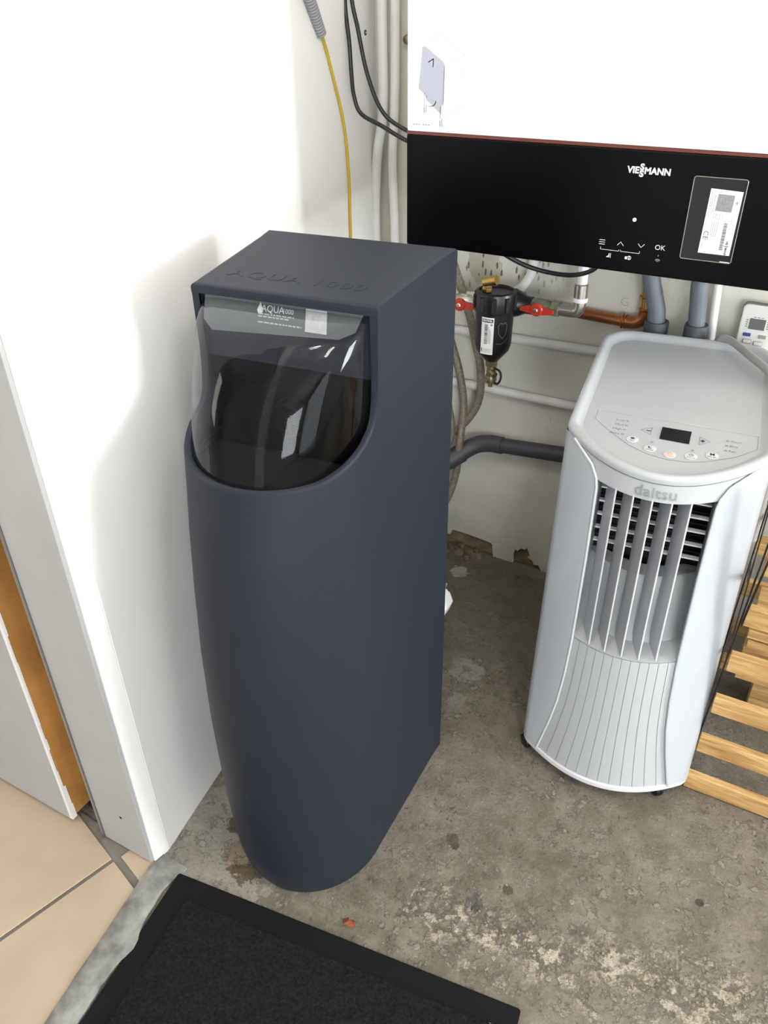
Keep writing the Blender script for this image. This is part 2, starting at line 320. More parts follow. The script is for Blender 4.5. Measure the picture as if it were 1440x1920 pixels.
def tag(o, label, cat, group=None):
    o['label'] = label; o['category'] = cat
    if group: o['group'] = group
    return o
def thing(name, label, cat, loc=(0, 0, 0), rz=0.0, group=None):
    o = bpy.data.objects.new(name, None); COL.objects.link(o); o.location = loc; o.rotation_euler = (0, 0, rz); o.empty_display_size = 0.05
    return tag(o, label, cat, group)
def bez(pts, n=10):
    """smooth Catmull-Rom curve through points"""
    P = [V(p) for p in pts]; P = [P[0] * 2 - P[1]] + P + [P[-1] * 2 - P[-2]]; out = []
    for i in range(1, len(P) - 2):
        for k in range(n):
            t = k / n; a, b, c, d = P[i - 1], P[i], P[i + 1], P[i + 2]
            out.append(0.5 * ((2 * b) + (c - a) * t + (2 * a - 5 * b + 4 * c - d) * t * t + (3 * b - a - 3 * c + d) * t ** 3))
    out.append(P[-2]); return out
def interp(x, xs, ys):
    if x <= xs[0]: return ys[0]
    for i in range(1, len(xs)):
        if x <= xs[i]: return ys[i - 1] + (ys[i] - ys[i - 1]) * (x - xs[i - 1]) / (xs[i] - xs[i - 1])
    return ys[-1]
def text_geo(body, size, align='CENTER', extrude=0.0, spacing=1.0, bold=0.0, res=3):
    c = bpy.data.curves.new('t', 'FONT'); c.body = body; c.size = size; c.align_x = align; c.align_y = 'CENTER'; c.extrude = extrude
    c.space_character = spacing; c.offset = bold; c.resolution_u = res
    o = bpy.data.objects.new('t', c); COL.objects.link(o); dg = bpy.context.evaluated_depsgraph_get(); dg.update()
    me = bpy.data.meshes.new_from_object(o.evaluated_get(dg)); vs = [tuple(v.co) for v in me.vertices]; fs = [tuple(p.vertices) for p in me.polygons]
    bpy.data.objects.remove(o); bpy.data.curves.remove(c); bpy.data.meshes.remove(me)
    return vs, fs
def put(mb, geo, fn):
    return mb.add([fn(*v) for v in geo[0]], geo[1])
def rect(mb, x0, y0, x1, y1, fn, nx=1):
    """flat rectangle mapped through fn(x, y, 0)"""
    rows = [[fn(x0 + (x1 - x0) * i / nx, y, 0) for i in range(nx + 1)] for y in (y0, y1)]
    return mb.grid(rows)
def disc(mb, x, y, r, fn, n=16, r_in=0.0):
    if r_in:
        return mb.grid([[fn(x + q * math.cos(2 * math.pi * k / n), y + q * math.sin(2 * math.pi * k / n), 0) for k in range(n)] for q in (r_in, r)], True)
    return mb.add([fn(x + r * math.cos(2 * math.pi * k / n), y + r * math.sin(2 * math.pi * k / n), 0) for k in range(n)], [tuple(range(n))])
def stroke(mb, pts, wd, fn):
    """ribbon of given width along a 2D polyline"""
    for (a, b), (c, d) in zip(pts[:-1], pts[1:]):
        L = math.hypot(c - a, d - b) or 1; nx, ny = -(d - b) / L * wd / 2, (c - a) / L * wd / 2
        ex, ey = (c - a) / L * wd * 0.3, (d - b) / L * wd * 0.3
        mb.add([fn(a - ex + nx, b - ey + ny, 0), fn(a - ex - nx, b - ey - ny, 0), fn(c + ex - nx, d + ey - ny, 0), fn(c + ex + nx, d + ey + ny, 0)], [(0, 1, 2, 3)])
    return mb
def struct(o): o['kind'] = 'structure'; return o

# ================================================================== SETTING
def thr_left(y): return -0.934 + (0.6 - y) * 0.147          # edge between hall tiles and threshold
def wall_x(y): return -0.930 - (y - 0.66) * 0.1439          # face of the left wall

# concrete floor: fine relief where it is seen, coarse beyond
def axis(lo, a, b, hi, fine, coarse):
    out = []; x = lo
    while x < a - 1e-6: out.append(x); x += coarse
    x = a
    while x < b - 1e-6: out.append(x); x += fine
    x = b
    while x < hi - 1e-6: out.append(x); x += coarse
    out.append(hi); return out
xs = axis(-1.2, -1.2, 0.75, 4.2, 0.0075, 0.35); ys = axis(-3.2, 0.25, 2.02, 2.02, 0.0075, 0.35)
vs = []; fs = []
def fz(x, y):
    if x > 0.8 or y < 0.2: return -0.004
    h = noise.fractal(V((x * 22, y * 22, 1.3)), 1.0, 2.0, 4) * 0.0011 + noise.noise(V((x * 4, y * 4, 7))) * 0.0015
    d = abs(y - (x * 0.19 + 0.875)) + noise.noise(V((x * 9, y * 9, 3))) * 0.08
    if x > -0.45 and d < 0.075:
        h += 0.0035 * max(0, noise.noise(V((x * 30, y * 30, 5))) + 0.25) * (1 - max(d, 0) / 0.075)
    return min(h - 0.0025, 0.003)
for y in ys:
    lx = thr_left(y) + 0.02 if y < 0.64 else -1.2
    for x in xs:
        xx = max(x, lx); vs.append((xx, y, fz(xx, y)))
nx = len(xs)
for j in range(len(ys) - 1):
    for i in range(nx - 1):
        if abs(vs[j * nx + i][0] - vs[j * nx + i + 1][0]) < 1e-7 and abs(vs[(j + 1) * nx + i][0] - vs[(j + 1) * nx + i + 1][0]) < 1e-7: continue
        fs.append((j * nx + i, j * nx + i + 1, (j + 1) * nx + i + 1, (j + 1) * nx + i))
o = MB().add(vs, fs).build('floor', 'concrete', smooth=True, angle=80); struct(o)

# hall floor: grout bed with single tiles laid at an angle
ga = math.radians(-17.0); A = V((math.cos(ga), math.sin(ga))); B = V((-math.sin(ga), math.cos(ga))); X0 = V((-1.0157, 0.597))
hall = MB().prism([(-2.8, -1.6), (thr_left(-1.6) + 0.02, -1.6), (thr_left(0.64) + 0.02, 0.64), (-0.95, 0.80), (-2.8, 0.80)], -0.06, -0.0035).build('floor_hall', 'grout'); struct(hall)
def clip(poly, fn):
    out = []
    for i in range(len(poly)):
        p, q = poly[i], poly[(i + 1) % len(poly)]; a, b = fn(p), fn(q)
        if a >= 0: out.append(p)
        if (a >= 0) != (b >= 0): out.append(p + (q - p) * (a / (a - b)))
    return out
TS = 0.45
for i in range(-4, 3):
    for j in range(-5, 2):
        g_ = 0.0045
        wide = 0.004 if i >= 0 else 0.0
        c = [X0 + A * (i * TS + g_) + B * (j * TS + g_), X0 + A * ((i + 1) * TS - g_) + B * (j * TS + g_), X0 + A * ((i + 1) * TS - g_) + B * ((j + 1) * TS - g_), X0 + A * (i * TS + g_) + B * ((j + 1) * TS - g_)]
        if i == -1 and j == 0: continue                       # torn-out tile under the frame
        for fn in (lambda p: thr_left(p.y) + 0.004 - p.x, lambda p: p.x + 2.79, lambda p: p.y + 1.59, lambda p: 0.79 - p.y):
            c = clip(c, fn) if c else c
        if i == 0 and j == 0 and c: c = clip(c, lambda p: (p - X0).dot(B) - 0.012)
        if len(c) < 3: continue
        cc = sum((p for p in c), V((0, 0))) / len(c)
        t = MB().prism([(p.x - hall.location.x, p.y - hall.location.y) for p in c], -0.003 - hall.location.z, 0.0 - hall.location.z).build('tile', 'tile', hall, bevel=0.0012, seg=2)

# worn cement threshold
L_ = []; R_ = []; n_ = 180
for k in range(n_ + 1):
    y = 0.655 - k * (0.655 + 1.0) / n_
    wob = noise.noise(V((0, y * 14, 2))) * 0.006 + noise.noise(V((0, y * 60, 2))) * 0.003
    bulge = 0.016 * math.exp(-((y - 0.475) / 0.035) ** 2)
    wd = 0.062 + 0.02 * max(0, (y - 0.58) / 0.075)
    lx = thr_left(y) + noise.noise(V((4, y * 9, 2))) * 0.003
    if y > 0.625: lx = max(lx, -0.936)
    L_.append((lx, y)); R_.append((thr_left(y) + wd + wob + bulge, y))
rows = []
for q in range(7):
    t = q / 6
    zz = [-0.01, 0.002, 0.006, 0.0075, 0.008, 0.006, -0.01][q]; tt = [0, 0.0, 0.15, 0.45, 0.75, 0.93, 1.0][q]
    rows.append([(a[0] + (b[0] - a[0]) * tt, a[1], zz * (1 if zz < 0 else min(1, max(0.15, (0.66 - a[1]) / 0.06))) + ((noise.noise(V((a[1] * 25, tt * 3, 4))) * 0.002 + noise.noise(V((a[1] * 90, tt * 9, 4))) * 0.0012) if 0 < q < 6 else 0)) for a, b in zip(L_, R_)])
o = MB().grid(rows, flip=True).build('trim_1', 'cement', smooth=True, angle=60); struct(o); o['label'] = 'worn grey cement threshold between the beige tiles and the garage floor'

# back wall: bare masonry with a painted plaster coat whose lower edge has broken away
wb_ = MB().box((-1.35, 2.0, -0.05), (4.35, 2.15, 2.6)).build('wall_back', 'rubble'); struct(wb_)
edge = [(-1.30, 0.03), (-1.0, 0.035), (-0.92, 0.03), (-0.915, 0.055), (-0.90, 0.038), (-0.872, 0.036), (-0.862, 0.058), (-0.80, 0.056), (-0.728, 0.049), (-0.722, 0.044), (-0.716, -0.004), (-0.70, -0.006), (-0.648, -0.006),
        (-0.650, 0.025), (-0.646, 0.045), (-0.652, 0.055), (-0.635, 0.047), (-0.625, 0.062), (-0.612, 0.060), (-0.606, 0.070), (-0.598, 0.052), (-0.592, 0.040), (-0.602, 0.032), (-0.585, 0.028), (-0.578, 0.012), (-0.565, 0.016), (-0.55, -0.006), (4.3, -0.006), (4.3, 2.6), (-1.30, 2.6)]
lc = wb_.location
MB().prism([(x, z) for x, z in edge], 0.0, 0.0155, lambda a, b, c: (a - lc.x, 1.9845 + c - lc.y, b - lc.z)).build('plaster_coat', 'back_plaster', wb_)
gm = MB(); put(gm, text_geo('G', 0.033, bold=-0.0009), lambda x, y, z: (-0.421 + x - lc.x, 1.984 - lc.y, 0.888 + y - lc.z))
gm.build('pencil_mark', 'pencil', wb_)
rg = random.Random(4)
o = MB()
for k in range(14):                                            # debris lying in the broken foot of the wall
    x = -0.90 + rg.random() * 0.17; y = 1.93 + rg.random() * 0.055; r = 0.006 + rg.random() * 0.010
    o.add([(x + r * math.cos(a) * rg.uniform(.7, 1.3), y + r * math.sin(a), z) for z in (-0.004, 0.004 + r * 0.4) for a in (0, 1.3, 2.5, 3.8, 5.0)], [(0, 1, 6, 5), (1, 2, 7, 6), (2, 3, 8, 7), (3, 4, 9, 8), (4, 0, 5, 9), (5, 6, 7, 8, 9)])
o = o.build('rubble', 'rubble'); o['kind'] = 'stuff'; o['label'] = 'brown crumbled plaster at the broken foot of the back wall'; o['category'] = 'rubble'

# left wall: smooth plaster with corner bead beside the doorway; lintel and the far jamb behind the camera
wl = MB()
face = [(-0.934, 0.634), (-0.9285, 0.668), (-0.9300, 0.6695), (-0.9290, 0.671), (wall_x(1.3) - 0.0, 1.3), (wall_x(2.0), 2.0), (-1.34, 2.0), (-1.34, 0.74), (-1.072, 0.74), (-1.072, 0.634)]
wl.prism(face, -0.02, 2.6)
wl.prism([(thr_left(-0.4) , -0.4), (thr_left(-3.2), -3.2), (thr_left(-3.2) - 0.15, -3.2), (thr_left(-0.4) - 0.15, -0.4)], -0.02, 2.6)
wl.prism([(-0.934, 0.634), (-1.072, 0.634), (thr_left(-0.4) - 0.15, -0.4), (thr_left(-0.4), -0.4)], 2.1, 2.6)
wl = wl.build('wall_left', 'white_wall'); struct(wl)
# reveal board of the doorway with its metal edge strip
rv = MB().box((-1.070, 0.626, 0.004), (-0.9365, 0.6335, 2.1)).build('trim_2', 'reveal', bevel=0.001); struct(rv); rv['label'] = 'grey white reveal board lining the doorway side'
hc = rv.location
MB().lathe([(0.0035, 0), (0.0035, 0.0006)], (-0.995 - hc.x, 0.6262 - hc.y, 0.115), (0, -1, 0), 9).build('nail_hole', 'darkhole', rv)
ms = MB().box((-1.0745, 0.622, 0.003), (-1.0708, 0.634, 2.1)).box((-1.0790, 0.632, 0.003), (-1.0770, 0.70, 2.1)).build('trim_3', 'metal_strip'); struct(ms); ms['label'] = 'thin metal strip along the doorway reveal edge'
# open hall door seen edge on
dr = MB().box((-1.98, 0.618, 0.010), (-1.166, 0.680, 2.05)).build('door_1', 'reveal', bevel=0.002); struct(dr); dr['label'] = 'open grey door with raw brown wooden edge'
q = dr.location
MB().box((-1.166 - q.x, 0.6225 - q.y, 0.01), (-1.158 - q.x, 0.678 - q.y, 2.035)).build('edge_lipping', 'rawwood', dr, bevel=0.0025, label='bare brown wooden edge of the door')
MB().box((-1.166 - q.x, 0.678 - q.y, 0.004), (-1.150 - q.x, 0.735 - q.y, 2.035)).build('rebate_strip', 'rawwood', dr)
pm = MB(); rp = random.Random(3); z = 0.005
while z < 1.2:                                                 # ragged paint left on the arris
    h = rp.uniform(0.03, 0.09); wd = rp.uniform(0.001, 0.004) if z > 0.10 else 0.010 - z * 0.05
    pm.box((-1.1665 - q.x, 0.6175 - q.y, z), (-1.1572 - q.x, 0.6200 + wd - q.y, z + h)); z += h
pm.build('paint_edge', 'white_gloss', dr)
gr_ = MB().box((-1.166, 0.665, -0.004), (-1.07, 0.74, 0.006)).build('trim_4', 'swarf'); struct(gr_)

# rest of the rooms
wr = MB(); X1, X2 = 4.2, 4.35
wr.box((X1, -3.2, -0.05), (X2, -2.9, 2.6)).box((X1, -0.7, -0.05), (X2, 0.90, 2.6)).box((X1, 1.90, -0.05), (X2, 2.0, 2.6)).box((X1, 0.90, -0.05), (X2, 1.90, 0.85)).box((X1, 0.90, 2.05), (X2, 1.90, 2.6)).box((X1, -2.9, 2.3), (X2, -0.7, 2.6))
struct(wr.build('wall_right', 'room_wall'))
wi = MB().box((4.27, 0.90, 0.85), (4.32, 0.95, 2.05)).box((4.27, 1.85, 0.85), (4.32, 1.90, 2.05)).box((4.27, 0.90, 0.85), (4.32, 1.90, 0.90)).box((4.27, 0.90, 2.0), (4.32, 1.90, 2.05)).box((4.27, 1.38, 0.85), (4.32, 1.42, 2.05))
struct(wi.build('window_1', 'frame_white', bevel=0.004))
wf = MB(); wf.box((-1.3, -3.35, -0.05), (1.4, -3.2, 2.6)).box((3.0, -3.35, -0.05), (4.35, -3.2, 2.6)).box((1.4, -3.35, 2.1), (3.0, -3.2, 2.6)).box((1.4, -3.35, -0.05), (3.0, -3.2, 0.6))
struct(wf.build('wall_front', 'room_wall'))
struct(MB().box((-2.95, -3.35, 2.6), (4.35, 2.15, 2.7)).build('ceiling', 'ceiling'))
hw = MB().box((-2.95, -1.75, -0.05), (-2.8, 0.95, 2.6)).box((-2.8, -1.75, -0.05), (-0.78, -1.6, 2.6)).box((-2.8, 0.80, -0.05), (-1.34, 0.95, 2.6))
struct(hw.build('wall_hall', 'white_wall'))

# ================================================================== WATER SOFTENER (local: x right, forward = -y, origin at back centre)
SY = math.radians(5.5)
S = thing('water_softener', 'tall slate grey water softener cabinet with a clear domed front cover', 'water softener', (-0.712, 1.19, 0.0), SY)
BZ = [0, .03, .10, .27, .46, .61, .74, .83, .915, .96, 1.2]; BB = [.170, .183, .200, .214, .216, .208, .190, .173, .152, .141, .10]
DC = 0.31; AW = 0.152
RIMD = [0.274, 0.278, 0.284, 0.290, 0.30, 0.32, 0.34, 0.37, 0.40, 0.46]; RIMZ = [1.085, 1.045, 1.018, 1.005, 0.994, 0.984, 0.976, 0.964, 0.954, 0.946]
def halfw(d): return interp(d, [0, 0.04, 0.31], [0.177, 0.172, AW])
SD = [0, .02, .04, .08, .12, .16, .20, .23, .25, .2735, .2745, .277, .280, .283, .286, .290, .294, .298, .304]
def outline(z, nn=44):
    """plan outline from back right over the nose to back left at height z"""
    b = interp(z, BZ, BB); pts = []
    for d in SD: pts.append((halfw(d), d))
    for i in range(nn + 1): t = math.pi * i / nn; pts.append((AW * math.cos(t), DC + b * math.sin(t)))
    for d in SD[::-1]: pts.append((-halfw(d), d))
    return pts
def top_lim(d): return 1.170 if d < 0.274 else interp(d, RIMD, RIMZ)
N = len(outline(0.5)); rows = []; NZ = 40
# columns: follow each outline parameter up to its own rim height
dref = [p[1] for p in outline(0.95)]
dcols = dref[:]
for k in range(NZ + 1):
    t = k / NZ; row = []
    for j in range(N):
        zt = top_lim(dref[j]); z = zt * (1 - (1 - t) ** 1.0)
        x, d = outline(z)[j]; row.append((x, -d, z))
    rows.append(row)
body = MB().grid(rows, flip=True)
# rounded rim lip turning inwards
lip = []
for (off, dz) in ((0.0, 0.0), (0.002, 0.004), (0.006, 0.0055), (0.010, 0.004), (0.0115, -0.004), (0.0118, -0.02)):
    row = []
    for j in range(N):
        x, y, z = rows[-1][j]; d = -y
        s_ = 1 - off / AW; cx = 0.0; cd_ = 0.20
        row.append((x * s_, -(d if d < 0.2736 else 0.25 + (d - 0.25) * (1 - off / 0.2)), z + (dz if d > 0.274 else 0)))
    lip.append(row)
body.grid(lip, flip=True)
nb = len(rows[0]); body.add([rows[0][0], rows[0][-1], rows[-1][-1], rows[-1][0]], [(0, 1, 2, 3)])       # back
body.add([p for p in rows[0]], [tuple(range(nb - 1, -1, -1))])
body.build('cabinet', 'softener', S, smooth=True, angle=38)
# lid: sloped top, rounded edges, front lip
hl = [(0.1775, 0.002), (0.1735, 0.04), (0.156, 0.274), (-0.156, 0.274), (-0.1735, 0.04), (-0.1775, 0.002)]
def lid_ring(off, dz, low=None):
    out = []
    for d_, s_ in [(d, 1) for d in LD] + [(d, -1) for d in LD[::-1]]:
        dd = 0.137 + (d_ - 0.137) * (1 - off / 0.137); x = s_ * (halfw(d_) + 0.0004 - off)
        out.append((x, -dd, low if low is not None else 1.196 - dd * 0.052 + dz))
    return out
LD = [0.0, 0.02, 0.04, 0.15, 0.265, 0.274]
lr = [lid_ring(0.004, 0, 1.1675), lid_ring(0, 0, 1.1675), lid_ring(0, -0.006), lid_ring(0.0012, -0.0025), lid_ring(0.004, -0.0006), lid_ring(0.008, 0)]
lid = MB().grid(lr, True, True).add(lr[-1], [tuple(range(len(lr[-1]) - 1, -1, -1))]).add(lr[0], [tuple(range(len(lr[0])))])
lid.build('lid', 'softener', S, smooth=True, angle=30)
tx = MB(); put(tx, text_geo('AQUA 1000', 0.042, extrude=0.0005, spacing=1.1, bold=0.0003), lambda x, y, z: (x * 1.0 - 0.004, -0.215 + y * 0.85, 1.196 - (0.215 - y * 0.85) * 0.052 + z))
tx.build('raised_lettering', 'softener', S, label='raised AQUA 1000 lettering on the lid', kind='stuff')
# black gasket strip under the lid
MB().box((-0.150, -0.2615, 1.150), (0.150, -0.252, 1.168)).build('gasket', 'black_matt', S)
# inside of the dome: grey back panel, black shelf, control valve
MB().box((-0.148, -0.262, 1.065), (0.148, -0.250, 1.165)).build('inner_panel', 'softener', S)
def pd(z): return 0.268 + 0.35 * (1.16 - z)
lp_ = MB().add([(x, -pd(z) + q, z) for q in (0, 0.004) for x, z in ((-0.120, 1.116), (0.095, 1.128), (0.120, 1.140), (0.130, 1.1655), (-0.136, 1.1655), (-0.136, 1.130))], [(0, 1, 2, 3, 4, 5), (11, 10, 9, 8, 7, 6)] + [(i, 6 + i, 6 + (i + 1) % 6, (i + 1) % 6) for i in range(6)]).build('label_panel', 'panel_sheen', S)  # its grey holds the reflection that lies on the dome over it
sh = MB(); ring = [(0.97 * x, -(0.25 + (d - 0.25) * 0.96), 0.915) for x, d in outline(0.95) if d > 0.25]
sh.add(ring, [tuple(range(len(ring)))]); sh.build('shelf', 'black_matt', S)
MB().box((-0.147, -0.2625, 0.912), (0.147, -0.252, 1.065)).build('cavity_back', 'valve_black', S, label='flat black panel for the dark cavity behind the lower dome')  # the dark of an open recess is put into this panel's colour
kn = MB().lathe([(0.030, 0), (0.030, 0.020), (0.026, 0.026), (0.012, 0.028)], (0.0, -0.2625, 0.985), (0, -1, 0), 22).prism([(-0.004, -0.022), (0.004, -0.022), (0.004, 0.022), (-0.004, 0.022)], 0.29, 0.296, lambda p, q, r: (p, -r, 0.985 + q))
kn.build('control_knob', 'valve_black', S, smooth=True, angle=40)
# clear dome
DZ = [.930, .945, 1.0, 1.04, 1.07, 1.10, 1.12, 1.137, 1.147, 1.156, 1.162]; DB = [.181, .180, .170, .156, .143, .126, .112, .092, .072, .040, .006]
def dome_pt(t, z):
    b = interp(z, DZ, DB); e = 2 / 2.35; c, s_ = math.cos(t), math.sin(t)
    return (0.1405 * math.copysign(abs(c) ** e, c), -(0.262 + b * abs(s_) ** e), z)
zl = [.930 + (1.10 - .930) * i / 14 for i in range(14)] + [1.10 + .062 * (1 - (1 - i / 16) ** 1.6) for i in range(17)]
import bisect
def smooth_db(z):                                              # soften the kinks of the profile
    return sum(interp(z + k * 0.006, DZ, DB) for k in (-1.5, -.5, .5, 1.5)) / 4 if z < 1.135 else interp(z, DZ, DB)
rows = []
for z in zl:
    r_ = []
    for k in range(61):
        t = math.pi * k / 60; b = smooth_db(z); e = 2 / 2.35; c, s_ = math.cos(t), math.sin(t)
        r_.append((0.1405 * math.copysign(abs(c) ** e, c), -(0.262 + b * abs(s_) ** e), z))
    rows.append(r_)
dm = MB().grid(rows, flip=True).build('dome_cover', 'dome', S, smooth=True, angle=70, label='clear smoky plastic dome')
# edge bead of the dome along its lower rim
MB().tube([(p[0] * 1.012, -(0.262 + (-p[1] - 0.262) * 1.015), 0.936) for p in rows[0]], 0.0022, 6).build('dome_bead', 'black', S, smooth=True)
# printing on the grey label panel seen through the dome
def lpf(x0, z0, lift=0.0006): return lambda x, y, z: (x0 + x, -pd(z0 + y) - lift, z0 + y)
pr = MB(); put(pr, text_geo('AQUA', 0.0135), lpf(-0.0160, 1.1560)); put(pr, text_geo('1000', 0.0095), lpf(0.0095, 1.1555))
pr.add([lpf(-0.0375, 1.1560)(x, y, 0) for x, y in ((0, 0.0085), (0.003, 0.002), (0.0052, -0.003), (0.003, -0.0075), (-0.003, -0.0075), (-0.0052, -0.003), (-0.003, 0.002))], [(6, 5, 4, 3, 2, 1, 0)])
pr.build('white_logo', 'print_white', lp_, kind='stuff')
pr = MB(); ri = random.Random(2)
for yy, x0, x1 in ((1.1485, -0.040, 0.020), (1.1450, -0.040, 0.012), (1.1370, -0.040, 0.034)):
    x = x0
    while x < x1:
        l = ri.uniform(0.003, 0.009); rect(pr, x, -0.0009, min(x + l, x1), 0.0009, lpf(0, yy)); x += l + 0.0016
pr.build('fine_print', 'print_dim', lp_)['kind'] = 'stuff'
st = MB(); st.add([lpf(0, 1.148, 0.0008)(x, y, 0) for x, y in ((0.040, -0.0155), (0.0755, -0.0155), (0.0730, 0.0155), (0.0385, 0.0155))], [(0, 1, 2, 3)])
st.build('square_sticker', 'sticker', lp_, label='small pale speckled square sticker')

# ================================================================== PORTABLE AIR CONDITIONER (local: u right, v back)
AY = math.radians(7.0)
K = thing('portable_air_conditioner', 'white portable air conditioner on castors standing beside the wooden crate', 'air conditioner', (-0.2047, 1.5957, 0.0), AY)
W = 0.185
def vfront(u, z, off=0.0):
    t = min(max((z - 0.035) / 0.80, 0), 1); c = 0.280 + (0.175 - 0.280) * t; s_ = 0.080 + (0.130 - 0.080) * t
    return -(c + s_ * (1 - (u / W) ** 2)) - off
def ztop(v): return 0.845 + 0.075 * v
def ac_outline(z, off=0.0, nf=36):
    """closed plan outline, from front left over the front to the right, then round the back"""
    pts = []; w_ = W + off
    for i in range(nf + 1):
        u = -W * 0.965 + 2 * W * 0.965 * i / nf; pts.append((u, vfront(u, z, off)))
    vl = vfront(W * 0.965, z, off)
    pts += [(w_ * 0.992, vl + 0.012), (w_, vl + 0.03)]
    for i in range(1, 5): pts.append((w_, vl + 0.03 + (0.215 - vl - 0.03) * i / 4))
    for i in range(1, 8): a = i / 8 * math.pi / 2; pts.append((w_ - 0.065 + 0.065 * math.cos(a), 0.215 + (0.065 + off) * math.sin(a)))
    for i in range(0, 6): pts.append((0.12 - off * 0 - 0.24 * i / 5, 0.28 + off))
    for i in range(1, 8): a = math.pi / 2 + i / 8 * math.pi / 2; pts.append((-w_ + 0.065 + 0.065 * math.cos(a), 0.215 + (0.065 + off) * math.sin(a)))
    for i in range(0, 5): pts.append((-w_, 0.215 + (vl + 0.03 - 0.215) * i / 4))
    pts += [(-w_ * 0.992, vl + 0.012)]
    return pts
# base tray
z0 = 0.032
MB().prism([(x * 1.0, y) for x, y in ac_outline(0.035, 0.003)], z0, z0 + 0.016).build('base', 'ac_edge', K, smooth=True, bevel=0.003, angle=50)
# side and back shell (satin), stops short of the front opening
EZ = [0.045, 0.08, 0.15, 0.22, 0.30, 0.40, 0.60, 0.765, 0.785, 0.80, 0.815]; EU = [0.147, 0.140, 0.126, 0.115, 0.108, 0.104, 0.103, 0.105, 0.110, 0.122, 0.165]
def wing(sgn):
    rows = []
    for k in range(41):
        z_ = 0.047 + (0.818 - 0.047) * k / 40; e = interp(z_, EZ, EU); row = []
        z = z_
        row.append((sgn * e, vfront(e, z, -0.012), z)); row.append((sgn * (e + 0.0005), vfront(e, z, 0.001), z)); row.append((sgn * (e + 0.003), vfront(e + 0.003, z, 0.0050), z))
        for i in range(1, 15):
            u = e + 0.003 + (W * 0.965 - e - 0.003) * i / 14; row.append((sgn * u, vfront(u, z, 0.0055), z))
        vl = vfront(W * 0.965, z, 0.0055)
        row += [(sgn * (W + 0.003), vl + 0.012, z), (sgn * (W + 0.0045), vl + 0.03, z)]
        for i in range(1, 6): row.append((sgn * (W + 0.0045), vl + 0.03 + (0.19 - vl - 0.03) * i / 5, z if i < 1 else z_))
        rows.append(row)
    # the shell top follows the slope of the machine's top
    out = []
    for k, r_ in enumerate(rows):
        t = k / 40; out.append([(x, y, z + t * t * (ztop(y) - 0.014 - 0.818)) for x, y, z in r_])
    return out
for sgn, nm in ((-1, 'side_shell'), (1, 'side_shell')):
    MB().grid(wing(sgn), flip=(sgn > 0)).build(nm, 'acwhite', K, smooth=True, angle=60)
    # pale bead along the shell's front edge
    rw = wing(sgn)
    MB().tube([(r_[1][0] + sgn * 0.0015, r_[1][1] - 0.0035, r_[1][2]) for r_ in rw], 0.0026, 8).build('shell_edge', 'ac_edge' if sgn < 0 else 'acwhite', K, smooth=True)  # right bead a duller white, toned down for the window light on it
bk = MB()
rows = []
for z in (0.047, 0.3, 0.6, 0.845):
    rows.append([(p[0], p[1], z) for p in ac_outline(z, 0.001)[39:-2]])
bk.grid(rows).build('back_shell', 'acgrey', K, smooth=True, angle=60)
# front centre: band with the name, ribbed lower cover
def front_patch(za, zb, ua, ub, off, nz=8, nu=24):
    rows = []
    for k in range(nz + 1):
        z = za + (zb - za) * k / nz
        a = ua(z) if callable(ua) else ua; b = ub(z) if callable(ub) else ub
        rows.append([(a + (b - a) * i / nu, vfront(a + (b - a) * i / nu, z, off), z) for i in range(nu + 1)])
    return rows
e_ = lambda z: interp(z, EZ, EU) + 0.004
rows = front_patch(0.768, 0.818, lambda z: -e_(z), lambda z: e_(z), 0.0)
rows[-1] = [(x, y, ztop(y) - 0.012) for x, y, z in rows[-1]]
inn = [[(x, y + 0.02, z) for x, y, z in rows[0]]]
MB().grid(inn + rows).build('name_band', 'acgrey', K, smooth=True, angle=50)
# wide upper band that runs round under the rim
rows = []
for q_, (dz, off) in enumerate(((0.0, 0.0), (0.02, 0.0005))):
    rows.append([(x, y, ztop(y) - 0.030 + dz) for x, y in ac_outline(0.82, off)])
MB().grid(rows, True).build('upper_band', 'acgrey', K, smooth=True, angle=50)
NR = 12
def ulow(z): return interp(z, EZ, EU) + 0.003
for i in range(NR):                                            # ribbed cover: single strips with joints between them
    a0 = -1 + 2 * i / NR; a1 = -1 + 2 * (i + 1) / NR
    rows = []
    for k in range(13):
        z = 0.048 + (0.402 - 0.048) * k / 12; uu = ulow(z); g_ = 0.0007
        a = a0 * uu + g_; b = a1 * uu - g_
        rows.append([(a, vfront(a, z, -0.004), z)] + [(a + (b - a) * j / 3, vfront(a + (b - a) * j / 3, z, 0.0), z) for j in range(4)] + [(b, vfront(b, z, -0.004), z)])
    MB().grid(rows).build('cover_strip', 'acgrey', K, smooth=True, angle=50)
MB().grid(front_patch(0.046, 0.404, lambda z: -ulow(z), ulow, -0.002, 12)).build('cover_backing', 'actop', K, smooth=True)
